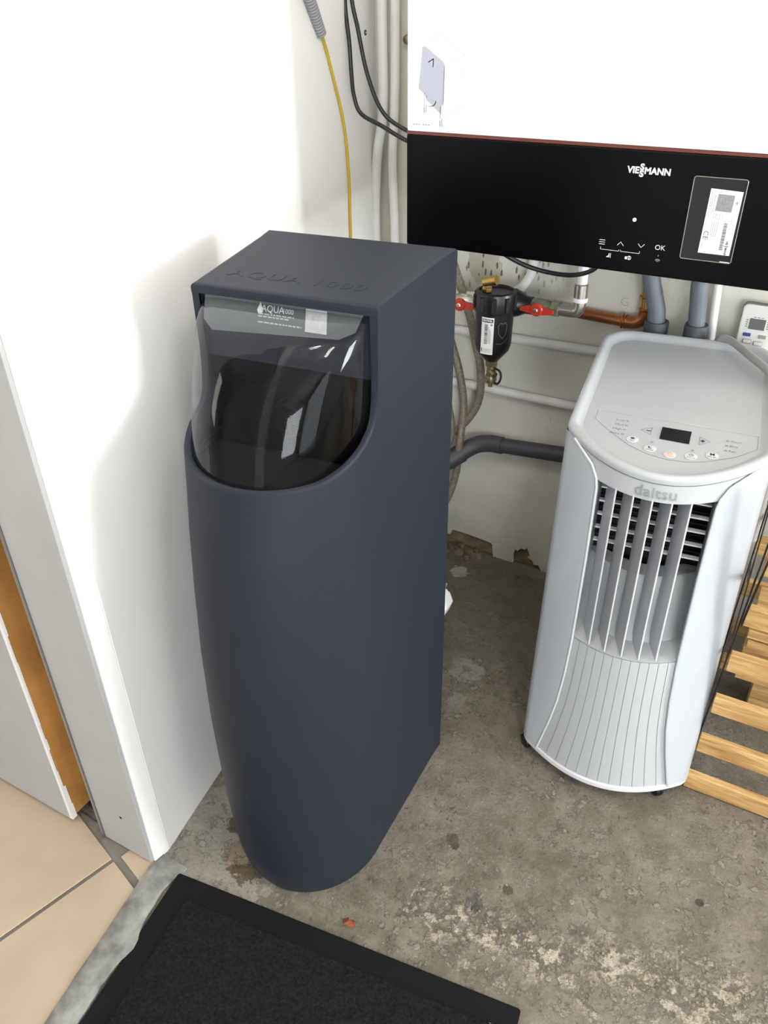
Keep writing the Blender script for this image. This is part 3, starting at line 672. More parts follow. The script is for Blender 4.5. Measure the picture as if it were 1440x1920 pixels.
# outlet recess
VD = 0.085
def recess():
    return None
z1, z2, z3 = 0.404, 0.612, 0.770; U = 0.105
def lipv(u, z): return vfront(u, z, -0.001)
m = MB(); rows = []                                            # lower scoop: from the front lip down into the machine and up
for (z, dep) in ((0.404, 0.0), (0.406, 0.012), (0.415, 0.045), (0.440, 0.056), (0.48, 0.060), (0.53, 0.066), (0.545, 0.070), (0.556, 0.078), (0.557, 0.115)):
    rows.append([(u, lipv(u, 0.404) * 0.35 + lipv(0, 0.404) * 0.65 * (1 - 0.18 * (u / U) ** 2) + dep + (z - 0.404) * 0.07 if dep > 0.03 else lipv(u, z) + dep, z) for u in [U * (-1 + 2 * i / 16) for i in range(17)]])
m.grid(rows).build('outlet_scoop', 'acgrey', K, smooth=True, angle=40)
for sgn in (-1, 1):
    r0 = [(sgn * U, lipv(U, z), z) for z in (0.404, 0.5, 0.62, 0.772)]; r1 = [(sgn * U, -0.17, z) for z in (0.404, 0.5, 0.62, 0.772)]
    MB().grid([r0, r1]).build('outlet_cheek', 'aclouver', K)
MB().box((-U, -0.178, 0.54), (U, -0.172, 0.79)).build('outlet_back', 'darkhole', K)
MB().grid([[(U * (-1 + i / 8), vfront(U * (-1 + i / 8), 0.77, -0.018), 0.7705) for i in range(17)], [(U * (-1 + i / 8), -0.172, 0.7705) for i in range(17)]]).build('outlet_roof', 'black_matt', K)
# fine cooling fins far inside
m = MB()
for i in range(13): m.box((-U, -0.186, 0.580 + i * 0.0135), (U, -0.179, 0.5812 + i * 0.0135))
m.build('fin_grille', 'ink', K)['kind'] = 'stuff'
for i in range(5):                                             # horizontal vanes
    z = 0.617 + i * 0.031
    MB().box((-0.101, -0.248, z), (0.101, -0.236, z + 0.0032)).build('horizontal_vane', 'ac_edge', K, bevel=0.001)
m = MB()
for i in range(5):
    z = 0.617 + i * 0.031
    m.box((-0.078, -0.252, z - 0.010), (-0.074, -0.247, z + 0.028)).box((-0.083, -0.253, z + 0.001), (-0.071, -0.248, z + 0.004))
m.build('vane_link', 'ac_edge', K, kind='stuff')
LU = [-0.070, -0.037, -0.003, 0.031, 0.064]
for u in LU:                                                   # vertical louvres, turned a little
    m = MB(); th_ = 0.0014; zz = [0.407, 0.45, 0.52, 0.60, 0.68, 0.772]; fr_ = []; bk_ = []
    for z in zz:
        vf = vfront(u, z, -0.0015); dep = 0.050
        fr_.append((u, vf, z)); bk_.append((u - 0.020, vf + dep, max(z, 0.416)))
    rows = [[(x + th_, y, z) for x, y, z in fr_], [(x + th_, y, z) for x, y, z in bk_], [(x - th_, y, z) for x, y, z in bk_], [(x - th_, y, z) for x, y, z in fr_]]
    lv = m.grid(rows).build('louvre', 'aclouver', K)
    MB().tube([(x, y, z) for x, y, z in fr_], 0.0017, 6).build('louvre_edge', 'ac_edge', lv)
# rim and recessed top
ol = ac_outline(0.835, 0.0); rows = []
def ring_at(off, dz):
    out = []
    for x, y in ol:
        r_ = math.hypot(x, y - 0.02) or 1; sx = (W + off) / W
        yy = 0.02 + (y - 0.02) * (0.27 + off) / 0.27
        out.append((x * sx, yy, ztop(yy) + dz))
    return out
for off, dz in ((0.0035, -0.016), (0.0045, -0.008), (0.003, -0.002), (-0.001, 0.0), (-0.007, -0.0005), (-0.011, -0.004), (-0.016, -0.0105), (-0.022, -0.0125)): rows.append(ring_at(off, dz))
MB().grid(rows, True).build('top_rim', 'acgrey', K, smooth=True, angle=60)
rr = ring_at(-0.0215, -0.0125); tp = MB().add(rr, [tuple(range(len(rr)))]).build('top_panel', 'actop', K)
rr = ring_at(0.0022, -0.0185); r2 = ring_at(0.0022, -0.0150)
MB().grid([rr, r2], True).build('rim_seam', 'ac_seam', K)
TZ = -0.0120
def tf(u, v, z=0): return (u, v, ztop(v) + TZ + 0.0003)
def at(u0, v0): return lambda x, y, z: tf(u0 + x, v0 + y)
pl = MB(); stroke(pl, [(-0.1432, -0.0879), (0.1600, -0.0980)], 0.0016, tf); pl.build('panel_line', 'ac_edge', tp)
pl = MB(); stroke(pl, [(-0.1432, -0.0879), (-0.143, -0.1252), (-0.1012, -0.1716), (-0.0676, -0.203), (-0.03, -0.224), (0.0057, -0.2323), (0.04, -0.230), (0.0699, -0.220), (0.1226, -0.187), (0.159, -0.148), (0.160, -0.098)], 0.0007, tf); pl.build('panel_outline', 'ink_grey', tp)
ds = MB().add([tf(*p) for p in ((-0.0140, -0.1195), (0.0405, -0.1215), (0.0395, -0.1665), (-0.0150, -0.1640))] + [(p[0], p[1], ztop(p[1]) + TZ + 0.0012) for p in ((-0.0140, -0.1195), (0.0405, -0.1215), (0.0395, -0.1665), (-0.0150, -0.1640))], [(4, 7, 6, 5), (0, 1, 5, 4), (1, 2, 6, 5), (2, 3, 7, 6), (3, 0, 4, 7)])
ds.build('control_display', 'display', K, label='black display window of the control panel')
lg = MB()
for p in ((-0.0809, -0.1167), (-0.0815, -0.1339), (-0.082, -0.1509), (-0.0836, -0.168), (0.1064, -0.1332), (0.1054, -0.1512), (0.1045, -0.1688), (-0.0263, -0.1799), (0.0476, -0.1873)):
    disc(lg, p[0], p[1], 0.0026, tf, 12, 0.0016)
for s_, p in (('Low', (-0.0858, -0.1167)), ('Med', (-0.0864, -0.1339)), ('High', (-0.087, -0.1509)), ('Auto', (-0.0886, -0.168))): put(lg, text_geo(s_, 0.0095, 'RIGHT', res=1), at(*p))
for s_, p in (('Cool', (0.112, -0.1332)), ('Dry', (0.111, -0.1512)), ('Fan', (0.110, -0.1688))): put(lg, text_geo(s_, 0.0095, 'LEFT', res=1), at(*p))
stroke(lg, [(-0.052, -0.1413), (-0.0322, -0.1260), (-0.0325, -0.1536), (-0.052, -0.1413)], 0.0007, tf)
stroke(lg, [(0.0566, -0.1332), (0.0768, -0.1467), (0.057, -0.1629), (0.0566, -0.1332)], 0.0007, tf)
lg.build('panel_lettering', 'ink_grey', tp, kind='stuff')
ik = MB(); rect(ik, -0.0415, -0.1415, -0.0335, -0.1388, tf); rect(ik, 0.0588, -0.1492, 0.0668, -0.1465, tf); rect(ik, 0.0614, -0.1525, 0.0641, -0.1430, tf); ik.build('plus_minus', 'ink', tp, kind='stuff')
tf2 = lambda x, y, z=0: (x, y, ztop(y) + TZ + 0.0013)
for (p, s_, ic, mm) in (((-0.0626, -0.1816), 'Fan', 'fan', 'ink'), ((-0.0273, -0.2038), 'Sleep', 'moon', 'ink'), ((0.0094, -0.2149), 'Power', 'power', 'orange_ink'), ((0.0466, -0.2085), 'Timer', 'clock', 'ink_grey'), ((0.0828, -0.1948), 'Mode', 'M', 'ink')):
    bt = MB().lathe([(0.0115, 0), (0.0115, 0.0007), (0.0105, 0.0010)], (p[0], p[1], ztop(p[1]) + TZ), (0, -0.075, 1), 20).build('control_button', 'button', K, smooth=True)
    im = MB(); x, y = p[0], p[1] + 0.003
    put(im, text_geo(s_, 0.0068, res=1), lambda a, b, c, p=p: tf2(p[0] + a, p[1] - 0.0058 + b))
    if ic == 'fan':
        for k in range(6): a = k * math.pi / 3; stroke(im, [(x + 0.0008 * math.cos(a), y + 0.0008 * math.sin(a)), (x + 0.0042 * math.cos(a + .3), y + 0.0042 * math.sin(a + .3))], 0.0016, tf2)
    elif ic == 'moon':
        out_ = [(x + 0.0042 * math.cos(a), y + 0.0042 * math.sin(a)) for a in [1.2 + k * 4.2 / 12 for k in range(13)]]; inn_ = [(x + 0.0012 + 0.0034 * math.cos(a), y + 0.0012 + 0.0034 * math.sin(a)) for a in [1.2 + k * 4.2 / 12 for k in range(13)]]
        im.grid([[tf2(*q_) for q_ in inn_], [tf2(*q_) for q_ in out_]])
    elif ic in ('power', 'clock'):
        disc(im, x, y, 0.0045, tf2, 18, 0.0035); stroke(im, [(x, y), (x, y + 0.0032)], 0.0009, tf2)
        if ic == 'clock': stroke(im, [(x, y), (x + 0.0022, y + 0.001)], 0.0009, tf2)
    else: put(im, text_geo('M', 0.011, bold=0.0004, res=1), lambda a, b, c, x=x, y=y: tf2(x + a, y + b))
    im.build('button_print', mm, bt, kind='stuff')
# maker's name on the band: follows the curved front
lo = MB()
def nf(x, y, z): u = -0.000 + x; zz = 0.7855 + y; return (u, vfront(u, zz, 0.0030), zz)
put(lo, text_geo('daitsu', 0.0315, spacing=1.02), nf); lo.build('name_lettering', 'logo_grey', K, label='grey daitsu lettering', kind='stuff')
# castors
for (cu, cv) in ((-0.178, -0.272), (0.128, -0.302), (-0.14, 0.22), (0.14, 0.22)):
    ax = V((0.75, 0.66, 0)) * 0.011; c0 = V((cu, cv, 0.0178))
    cs = MB().lathe([(0.010, -0.011), (0.0165, -0.009), (0.0178, -0.004), (0.0178, -0.001), (0.015, 0.0), (0.0178, 0.001), (0.0178, 0.004), (0.0165, 0.009), (0.010, 0.011)], c0, (0.75, 0.66, 0), 20).lathe([(0.009, 0.018), (0.012, 0.034)], (cu, cv, 0), (0, 0, 1), 12)
    cs.build('castor', 'black', K, smooth=True, angle=40)

# ================================================================== WALL BOILER
BX0, BX1, BY, BZ0, BZ1 = -0.782, -0.020, 1.500, 1.104, 1.92
Bo = thing('wall_boiler', 'white wall hung boiler with a black control strip along its bottom', 'boiler', ((BX0 + BX1) / 2, 1.74, BZ0))
bo = Bo.location
def bl(x, y, z): return (x - bo.x, y - bo.y, z - bo.z)
def bbox(a, b): return MB().box(bl(*a), bl(*b))
bbox((BX0, 1.512, 1.109), (BX1, 1.983, BZ1)).build('casing', 'boiler', Bo, bevel=0.004)
bbox((BX0 + 0.001, BY, 1.3185), (BX1 - 0.001, 1.512, BZ1)).build('front_panel', 'boiler', Bo, bevel=0.003)
bp_ = bbox((BX0, BY - 0.001, BZ0), (BX1, 1.520, 1.3135)).build('control_panel', 'boiler_black', Bo, bevel=0.003)
bbox((BX0 + 0.001, BY - 0.0018, 1.3138), (BX1 - 0.001, 1.515, 1.3182)).build('red_trim', 'red_line', Bo)
YF = BY - 0.0014
def bf(x, y, z=0): return bl(x, YF - z, y)
def bat(x0, z0): return lambda x, y, z: bf(x0 + x, z0 + y)
pr = MB(); put(pr, text_geo('VIE', 0.0148, 'RIGHT', bold=0.0006), bat(-0.3285, 1.2805)); put(pr, text_geo('MANN', 0.0148, 'LEFT', bold=0.0006), bat(-0.3195, 1.2805))
put(pr, text_geo('S', 0.0140, bold=0.0007), lambda x, y, z: bf(-0.3238 + x * 1.1, 1.2860 + y)); put(pr, text_geo('S', 0.0140, bold=0.0007), lambda x, y, z: bf(-0.3238 + x * 1.1, 1.2752 + y))
pr.build('name_lettering', 'print_white', bp_, label='white VIESSMANN lettering', kind='stuff')
ic = MB()
for k in (-1, 0, 1): rect(ic, -0.3815, 1.1545 + k * 0.0038 - 0.0005, -0.3705, 1.1545 + k * 0.0038 + 0.0005, bf)
stroke(ic, [(-0.3475, 1.1520), (-0.342, 1.1580), (-0.3365, 1.1520)], 0.0010, bf); stroke(ic, [(-0.3105, 1.1585), (-0.305, 1.1525), (-0.2995, 1.1585)], 0.0010, bf)
put(ic, text_geo('OK', 0.0125), bat(-0.2715, 1.1555))
stroke(ic, [(-0.3775, 1.1455), (-0.3775, 1.1415), (-0.3435, 1.1415), (-0.3435, 1.1440)], 0.0008, bf); stroke(ic, [(-0.3405, 1.1440), (-0.3405, 1.1415), (-0.3060, 1.1415), (-0.3060, 1.1455)], 0.0008, bf)
# tap and chimney-sweep icons
ic.add([bf(x - 0.3600, y + 1.1315) for x, y in ((-0.0048, -0.002), (-0.001, 0.0005), (-0.001, 0.0042), (0.0008, 0.0042), (0.0008, -0.003), (-0.0048, -0.003))], [(0, 5, 4, 3, 2, 1)]); rect(ic, -0.3578, 1.1278, -0.3568, 1.1360, bf)
disc(ic, -0.3285, 1.1312, 0.0028, bf, 10); disc(ic, -0.3230, 1.1318, 0.0038, bf, 14, 0.0028); rect(ic, -0.3240, 1.1290, -0.3222, 1.1345, bf)
rect(ic, -0.2727, 1.1405, -0.2719, 1.1430, bf)
for r_ in (0.0016, 0.0036, 0.0056):
    a = [0.75 + k * (math.pi - 1.5) / 8 for k in range(9)]; stroke(ic, [(-0.2723 + r_ * math.cos(q), 1.1300 + r_ * math.sin(q)) for q in a], 0.0009, bf)
ic.build('touch_icons', 'print_white', bp_, kind='stuff')
MB().lathe([(0.0030, 0), (0.0030, 0.0012), (0.002, 0.0018)], bl(-0.3235, YF, 1.1990), (0, -1, 0), 14).build('status_light', 'led', bp_)
# display window with a rounded frame line, rating label lying behind it
dp = [(-0.2335, 1.2775), (-0.1500, 1.2775), (-0.1500, 1.1440), (-0.2335, 1.1440)]
def rrect(x0, y0, x1, y1, r, n=5):
    out = []
    for cx, cy, a0 in ((x1 - r, y1 - r, 0), (x0 + r, y1 - r, 90), (x0 + r, y0 + r, 180), (x1 - r, y0 + r, 270)):
        out += [(cx + r * math.cos(math.radians(a0 + 90 * k / n)), cy + r * math.sin(math.radians(a0 + 90 * k / n))) for k in range(n + 1)]
    return out
ro = rrect(-0.2350, 1.1430, -0.1495, 1.2790, 0.004)
dw = MB().prism(ro, 0.0, 0.0012, lambda a, b, c: bf(a, b, c)).build('display_window', 'display', Bo)
fr = MB().tube([bf(a, b, 0.0012) for a, b in ro + ro[:1]], 0.0007, 6, False).build('frame_line', 'nickel', dw)
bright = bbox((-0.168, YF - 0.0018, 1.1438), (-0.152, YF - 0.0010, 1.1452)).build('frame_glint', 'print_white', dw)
lb = MB().prism([(-0.2065, 1.1560), (-0.1545, 1.1560), (-0.1535, 1.2600), (-0.2050, 1.2620)], 0.0012, 0.0016, lambda a, b, c: bf(a, b, c)).build('rating_label', 'paper', dw, label='white rating label with barcode')
def lf(x, y, z=0): return bf(x, y, 0.0018)
def ldown(x0, z0): return lambda x, y, z: lf(x0 + y, z0 - x)          # text running downwards
pm_ = MB().prism([(-0.1925, 1.2270), (-0.1660, 1.2265), (-0.1650, 1.2535), (-0.1915, 1.2545)], 0.0016, 0.0018, lambda a, b, c: bf(a, b, c)).build('grey_patch', 'patch', lb)
tx = MB(); put(tx, text_geo('CE', 0.0115, 'LEFT', spacing=1.1), ldown(-0.1995, 1.1935)); put(tx, text_geo('VIE', 0.0048, 'LEFT', bold=0.0002), ldown(-0.1625, 1.1800)); put(tx, text_geo('S', 0.0048, bold=0.0002), ldown(-0.1610, 1.1710)); put(tx, text_geo('S', 0.0048, bold=0.0002), ldown(-0.1645, 1.1710)); put(tx, text_geo('MANN', 0.0048, 'LEFT', bold=0.0002), ldown(-0.1625, 1.1690))
z = 1.2085; rb = random.Random(11)
while z > 1.1640:
    h = rb.choice((0.0006, 0.0009, 0.0013)); rect(tx, -0.1735, z - h, -0.1675, z, lf); z -= h + rb.choice((0.0006, 0.0008))
for r_ in (0.0012, 0.0026, 0.0040):
    a = [0.8 + k * (math.pi - 1.6) / 6 for k in range(7)]; stroke(tx, [(-0.1625 + r_ * math.sin(q), 1.2420 + r_ * math.cos(q)) for q in a], 0.0007, lf)
tx.build('label_print', 'ink', lb, kind='stuff')
tx = MB()
for k, x in enumerate((-0.2015, -0.1985, -0.1955)):
    z = 1.2560 - k * 0.002
    while z > 1.218 + k * 0.004: h = rb.uniform(0.002, 0.005); rect(tx, x - 0.0004, z - h, x + 0.0004, z, lf); z -= h + 0.0008
for k, x in enumerate((-0.1925, -0.1895, -0.1865, -0.1835)):
    for z_, ze in ((1.2225, 1.2150), (1.2100, 1.1880 - k * 0.001)):
        z = z_
        while z > ze: h = rb.uniform(0.0015, 0.0035); rect(tx, x - 0.0004, z - h, x + 0.0004, z, lf); z -= h + 0.0007
for x, z_, ze in ((-0.2030, 1.2120, 1.1990), (-0.2025, 1.1760, 1.1640), (-0.1625, 1.2190, 1.2080), (-0.1785, 1.2225, 1.2170)):
    rect(tx, x - 0.0003, ze, x + 0.0003, z_, lf)
tx.build('small_print', 'ink_grey', lb, kind='stuff')
# printed removal diagram on the white front
def df(x, y, z=0): return bl(x, BY - 0.0004, y)
dg = MB().add([df(*p) for p in ((-0.7495, 1.4600), (-0.7430, 1.4605), (-0.7060, 1.4360), (-0.7030, 1.4290), (-0.7045, 1.3680), (-0.7080, 1.3660), (-0.7090, 1.3500), (-0.7380, 1.3720), (-0.7440, 1.3830), (-0.7540, 1.3900), (-0.7570, 1.3930))], [(10, 9, 8, 7, 6, 5, 4, 3, 2, 1, 0)])
dg.build('diagram_panel', 'diag', Bo)
dl = MB()
for s_ in ([(-0.7440, 1.4620), (-0.7155, 1.4790), (-0.6650, 1.4480), (-0.7000, 1.4330)], [(-0.6650, 1.4480), (-0.6680, 1.3820)], [(-0.7070, 1.3440), (-0.6680, 1.3640)], [(-0.7080, 1.3440), (-0.7390, 1.3660), (-0.7400, 1.3820)], [(-0.7045, 1.4280), (-0.7060, 1.3460)]): stroke(dl, s_, 0.0007, df)
dl.build('diagram_lines', 'diagline', Bo, kind='stuff')
dk = MB(); stroke(dk, [(-0.7370, 1.4355), (-0.7270, 1.4410), (-0.7275, 1.4280)], 0.0016, df); stroke(dk, [(-0.7330, 1.3630), (-0.7260, 1.3640), (-0.7215, 1.3680), (-0.7205, 1.3720)], 0.0016, df)
for x, zt in ((-0.7445, 1.3850), (-0.7110, 1.3630)):
    stroke(dk, [(x, zt), (x, zt - 0.022)], 0.0009, df); stroke(dk, [(x, zt - 0.024), (x, zt - 0.033)], 0.0018, df); stroke(dk, [(x + 0.004, zt - 0.020), (x + 0.004, zt - 0.033)], 0.0014, df)
for k in range(6): rect(dk, -0.7680 + k * 0.0055 + (0.004 if k > 2 else 0), 1.3305, -0.7640 + k * 0.0055 + (0.004 if k > 2 else 0), 1.3320, df)
dk.build('diagram_arrows', 'ink_grey', Bo, kind='stuff')

# ================================================================== PIPES, CABLES AND FITTINGS
def pipe(name, path, r, m, label, cat='pipe', group=None, seg=14):
    o = MB().tube(path, r, seg).build(name, m, smooth=True, angle=50); return tag(o, label, cat, group)
pipe('wall_pipe', [(-1.06, 1.970, 0.742), (-0.30, 1.970, 0.758), (0.2, 1.970, 0.768)], 0.0125, 'pipe_white', 'upper of two thin white pipes running along the back wall')
pipe('wall_pipe', [(-1.06, 1.970, 0.590), (0.2, 1.970, 0.585)], 0.0125, 'pipe_white', 'lower of two thin white pipes running along the back wall')
pipe('conduit', bez([(-1.078, 1.945, 2.55), (-1.080, 1.945, 1.53), (-1.081, 1.945, 1.30), (-1.102, 1.945, 1.17), (-1.112, 1.950, 0.98), (-1.10, 1.95, 0.62)]), 0.0130, 'pipe_white', 'left of two white vertical tubes in the wall corner', 'tube')
pipe('conduit', bez([(-1.047, 1.953, 2.55), (-1.049, 1.953, 1.53), (-1.053, 1.953, 1.30), (-1.060, 1.953, 1.17), (-1.054, 1.953, 0.98), (-1.05, 1.953, 0.62)]), 0.0115, 'pipe_white', 'right of two white vertical tubes in the wall corner', 'tube')
# yellow cable with grey corrugated sleeve
yc = thing('yellow_cable', 'thin yellow cable hanging on the white wall from a grey sleeve', 'cable', (-1.085, 1.70, 0.60))
yo = yc.location; ypts = bez([(-1.060, 1.585, 1.545), (-1.066, 1.642, 1.490), (-1.070, 1.664, 1.465), (-1.075, 1.697, 1.410), (-1.083, 1.757, 1.286), (-1.086, 1.777, 1.166), (-1.086, 1.776, 1.025), (-1.086, 1.775, 0.60)])
MB().tube([p - yo for p in ypts], 0.0033, 10).build('cable_core', 'cable_yellow', yc, smooth=True)
sl = []; rr_ = []; a, b = V((-1.035, 1.520, 1.62)) - yo, V((-1.068, 1.655, 1.470)) - yo
for k in range(121): sl.append(a + (b - a) * k / 120); rr_.append(0.0125 if (k // 2) % 2 else 0.0105)
MB().tube(sl, rr_, 14).build('corrugated_sleeve', 'conduit', yc, smooth=True, angle=30)
pipe('black_cable', bez([(-1.05, 1.79, 1.75), (-1.085, 1.80, 1.60), (-1.094, 1.80, 1.529), (-1.083, 1.795, 1.447), (-1.080, 1.795, 1.385), (-1.078, 1.80, 1.340), (-1.060, 1.80, 1.303), (-1.004, 1.80, 1.279), (-0.94, 1.80, 1.252), (-0.87, 1.80, 1.235), (-0.775, 1.80, 1.232)]), 0.0048, 'cable_black', 'black cable that bulges left before entering the boiler side', 'cable')
pipe('black_cable', bez([(-1.055, 1.805, 1.75), (-1.085, 1.805, 1.60), (-1.078, 1.805, 1.525), (-1.066, 1.805, 1.477), (-1.043, 1.805, 1.384), (-1.003, 1.805, 1.307), (-0.938, 1.805, 1.271), (-0.87, 1.805, 1.250), (-0.775, 1.805, 1.25)]), 0.0048, 'cable_black', 'black cable that runs steeply and enters the boiler highest', 'cable')
# bolt and screw hole beside the boiler
o = thing('wall_bolt', 'round metal bolt head on the wall left of the boiler', 'bolt', (-1.026, 1.985, 1.446))
MB().lathe([(0.004, 0), (0.004, 0.012), (0.011, 0.012), (0.010, 0.017), (0.005, 0.020)], (0, -0.001, 0), (0, -1, 0), 16).build('bolt_head', 'oldbrass', o, smooth=True, angle=40); MB().lathe([(0.013, 0), (0.013, 0.002)], (0, -0.001, 0), (0, -1, 0), 16).build('washer', 'nickel', o)
o = thing('wall_screw', 'small dark screw plug in the white wall beside the tubes', 'screw', (-1.111, 1.915, 1.462))
MB().lathe([(0.006, 0), (0.006, 0.003), (0.003, 0.0035)], (-0.001, 0, 0), (1, 0.14, 0), 12).build('plug', 'swarf', o); MB().lathe([(0.0025, 0), (0.002, 0.0015)], (0.002, 0, 0), (1, 0.14, 0), 8).build('screw_tip', 'nickel', o)

# magnetic filter
Fx, Fy = -0.706, 1.835
F = thing('dirt_filter', 'black cylindrical heating filter with white label hanging under the boiler', 'filter', (Fx, Fy, 0.66)); fz0 = 0.66
MB().lathe([(0.012, 0.735 - fz0), (0.018, 0.738 - fz0), (0.042, 0.768 - fz0), (0.0465, 0.785 - fz0), (0.0480, 0.86 - fz0), (0.0485, 0.873 - fz0)], (0, 0, 0), (0, 0, 1), 32).build('canister', 'black', F, smooth=True, angle=50)
cp = MB().lathe([(0.0515, 0.872 - fz0), (0.0525, 0.880 - fz0), (0.0525, 0.912 - fz0), (0.050, 0.920 - fz0), (0.043, 0.923 - fz0), (0.041, 0.917 - fz0), (0.02, 0.916 - fz0)], (0, 0, 0), (0, 0, 1), 32).build('screw_cap', 'black', F, smooth=True, angle=35)
m = MB()
for k in range(10):
    a = k * math.pi / 5; c, s_ = math.cos(a), math.sin(a); p = V((c * 0.053, s_ * 0.053, 0)); t = V((-s_, c, 0)) * 0.006; n_ = V((c, s_, 0)) * 0.003
    m.add([p - t + V((0, 0, h)) for h in (0.880 - fz0, 0.915 - fz0)] + [p - t * .6 + n_ + V((0, 0, h)) for h in (0.880 - fz0, 0.913 - fz0)] + [p + t * .6 + n_ + V((0, 0, h)) for h in (0.880 - fz0, 0.913 - fz0)] + [p + t + V((0, 0, h)) for h in (0.880 - fz0, 0.915 - fz0)], [(0, 2, 3, 1), (2, 4, 5, 3), (4, 6, 7, 5), (1, 3, 5, 7), (0, 6, 4, 2)])
m.build('cap_rib', 'black', cp, kind='stuff')
def cyl(r, a0): return lambda x, y, z=0: (r * math.cos(a0 + x / r), r * math.sin(a0 + x / r), y - fz0)
a0 = math.radians(-88); cf = cyl(0.0490, a0)
lb = MB(); lb.grid([[cf(-0.0165 + 0.033 * i / 8, z) for i in range(9)] for z in (0.770, 0.866)]); lb = lb.build('label', 'paper', F, smooth=True, label='white label with barcode and SENTINEL heading')
cf2 = cyl(0.0493, a0); cf3 = cyl(0.0495, a0)
m = MB(); rect(m, -0.0145, 0.8535, 0.0140, 0.8620, cf2, 8); z = 0.848; rb = random.Random(5)
while z > 0.798: h = rb.choice((0.0008, 0.0012, 0.002)); rect(m, -0.007, z - h, 0.001, z, cf2, 3); z -= h + rb.choice((0.0008, 0.0014))
rect(m, -0.0140, 0.776, -0.0115, 0.786, cf2)
for k in range(5): rect(m, -0.009, 0.7755 + k * 0.0022, 0.012, 0.7759 + k * 0.0022, cf2, 4)
for k in range(3): rect(m, 0.0025 + k * 0.003, 0.800, 0.0031 + k * 0.003, 0.842 - k * 0.004, cf2)
disc(m, 0.0105, 0.8480, 0.0024, cf2, 10, 0.0015); disc(m, 0.0105, 0.8480, 0.0010, cf2, 8)
m.build('label_print', 'ink', lb, kind='stuff')
m = MB(); put(m, text_geo('SENTINEL', 0.0066, bold=0.00025), lambda x, y, z: cf3(x * 0.86 - 0.0003, 0.8578 + y)); m.build('label_heading', 'paper', lb, kind='stuff')
m = MB(); cfe = cyl(0.0489, math.radians(-42))
for s_ in ([(-0.012, 0.846), (-0.006, 0.853), (0.0, 0.850), (0.006, 0.853), (0.012, 0.846), (0.010, 0.825), (0.0, 0.812), (-0.010, 0.825), (-0.012, 0.846)], [(-0.016, 0.800), (-0.004, 0.798), (0.008, 0.803), (0.016, 0.812)]): stroke(m, s_, 0.0022, cfe)
m.build('shield_emblem', 'pvc', F, kind='stuff')
MB().lathe([(0.030, 0), (0.036, 0.012), (0.030, 0.03), (0.022, 0.045), (0.022, 0.06)], (0.026, 0.03, 0.885 - fz0), (1, 0.0, 0), 20).build('side_outlet', 'black', F, smooth=True, angle=40)
MB().lathe([(0.020, 0), (0.020, 0.03)], (-0.035, 0.03, 0.882 - fz0), (-1, 0.0, 0), 20).build('side_inlet', 'black', F, smooth=True, angle=40)
v = MB().lathe([(0.013, 0), (0.013, 0.010), (0.010, 0.012), (0.010, 0.020)], (-0.020, -0.010, 0.918 - fz0), (0, 0, 1), 6).tube([(-0.026, -0.016, 0.942 - fz0), (0.008, -0.020, 0.953 - fz0)], [0.012, 0.012], 14)
v.build('air_vent', 'brass', F, smooth=True, angle=35, label='brass air vent')
d = MB().lathe([(0.0165, 0.040), (0.0165, 0.056), (0.012, 0.060), (0.012, 0.078)][::-1], (0, 0, 0), (0, 0, -1), 6)
d = MB().lathe([(0.017, 0.722 - fz0), (0.017, 0.738 - fz0)], (0, 0, 0), (0, 0, 1), 6).lathe([(0.0125, 0.694 - fz0), (0.0125, 0.722 - fz0)], (0, 0, 0), (0, 0, 1), 16).lathe([(0.0145, 0.676 - fz0), (0.0155, 0.680 - fz0), (0.0155, 0.690 - fz0), (0.0135, 0.695 - fz0)], (0, 0, 0), (0, 0, 1), 18).lathe([(0.006, 0.662 - fz0), (0.006, 0.677 - fz0)], (0, 0, 0), (0, 0, 1), 12).tube([(0.004, -0.008, 0.708 - fz0), (0.018, -0.018, 0.704 - fz0)], 0.008, 12)
dv = d.build('drain_valve', 'oldbrass', F, smooth=True, angle=35, label='tarnished brass drain valve')
MB().tube(bez([(0.006, -0.004, 0.718 - fz0), (0.026, -0.006, 0.712 - fz0), (0.031, -0.008, 0.695 - fz0), (0.024, -0.008, 0.678 - fz0), (0.010, -0.004, 0.676 - fz0)], 6), 0.003, 8).build('cap_strap', 'cable_black', dv, smooth=True)

# ball valves with red butterfly handles
def valve(x, y, z, label, body_m, flip):
    T = thing('ball_valve', label, 'valve', (x, y, z - 0.02)); c = 0.02
    MB().lathe([(0.017, -0.045), (0.017, -0.035), (0.014, -0.035), (0.019, -0.018), (0.021, 0.0), (0.019, 0.018), (0.014, 0.035), (0.017, 0.035), (0.017, 0.045)], (0, 0, c), (1, 0, 0), 18).build('valve_body', body_m, T, smooth=True, angle=35)
    MB().lathe([(0.0205, -0.036), (0.0215, -0.034), (0.0215, -0.016), (0.0205, -0.014)], (flip * 0.028 - 0.0, 0, c), (1, 0, 0), 6).build('union_nut', 'nickel', T)
    MB().lathe([(0.0195, -0.010), (0.0195, 0.010)], (-flip * 0.040, 0, c), (1, 0, 0), 6).build('lock_nut', body_m, T)
    h = MB().lathe([(0.015, 0.0), (0.0165, 0.003), (0.0165, 0.009), (0.014, 0.012)], (0, -0.019, c), (0, -1, 0), 18)
    h.prism([(-0.043, -0.006), (-0.040, -0.008), (-0.012, -0.012), (0.012, -0.012), (0.040, -0.008), (0.043, -0.004), (0.043, 0.003), (0.038, 0.004), (0.012, 0.010), (-0.012, 0.010), (-0.038, 0.004), (-0.043, 0.002)], 0.021, 0.028, lambda a, b, q: (a, -q, c + b))
    hd = h.build('handle', 'redh', T, bevel=0.0012); MB().lathe([(0.006, 0), (0.006, 0.004), (0.004, 0.005)], (0, -0.030, c), (0, -1, 0), 6).build('handle_nut', 'nickel', hd)
    return T
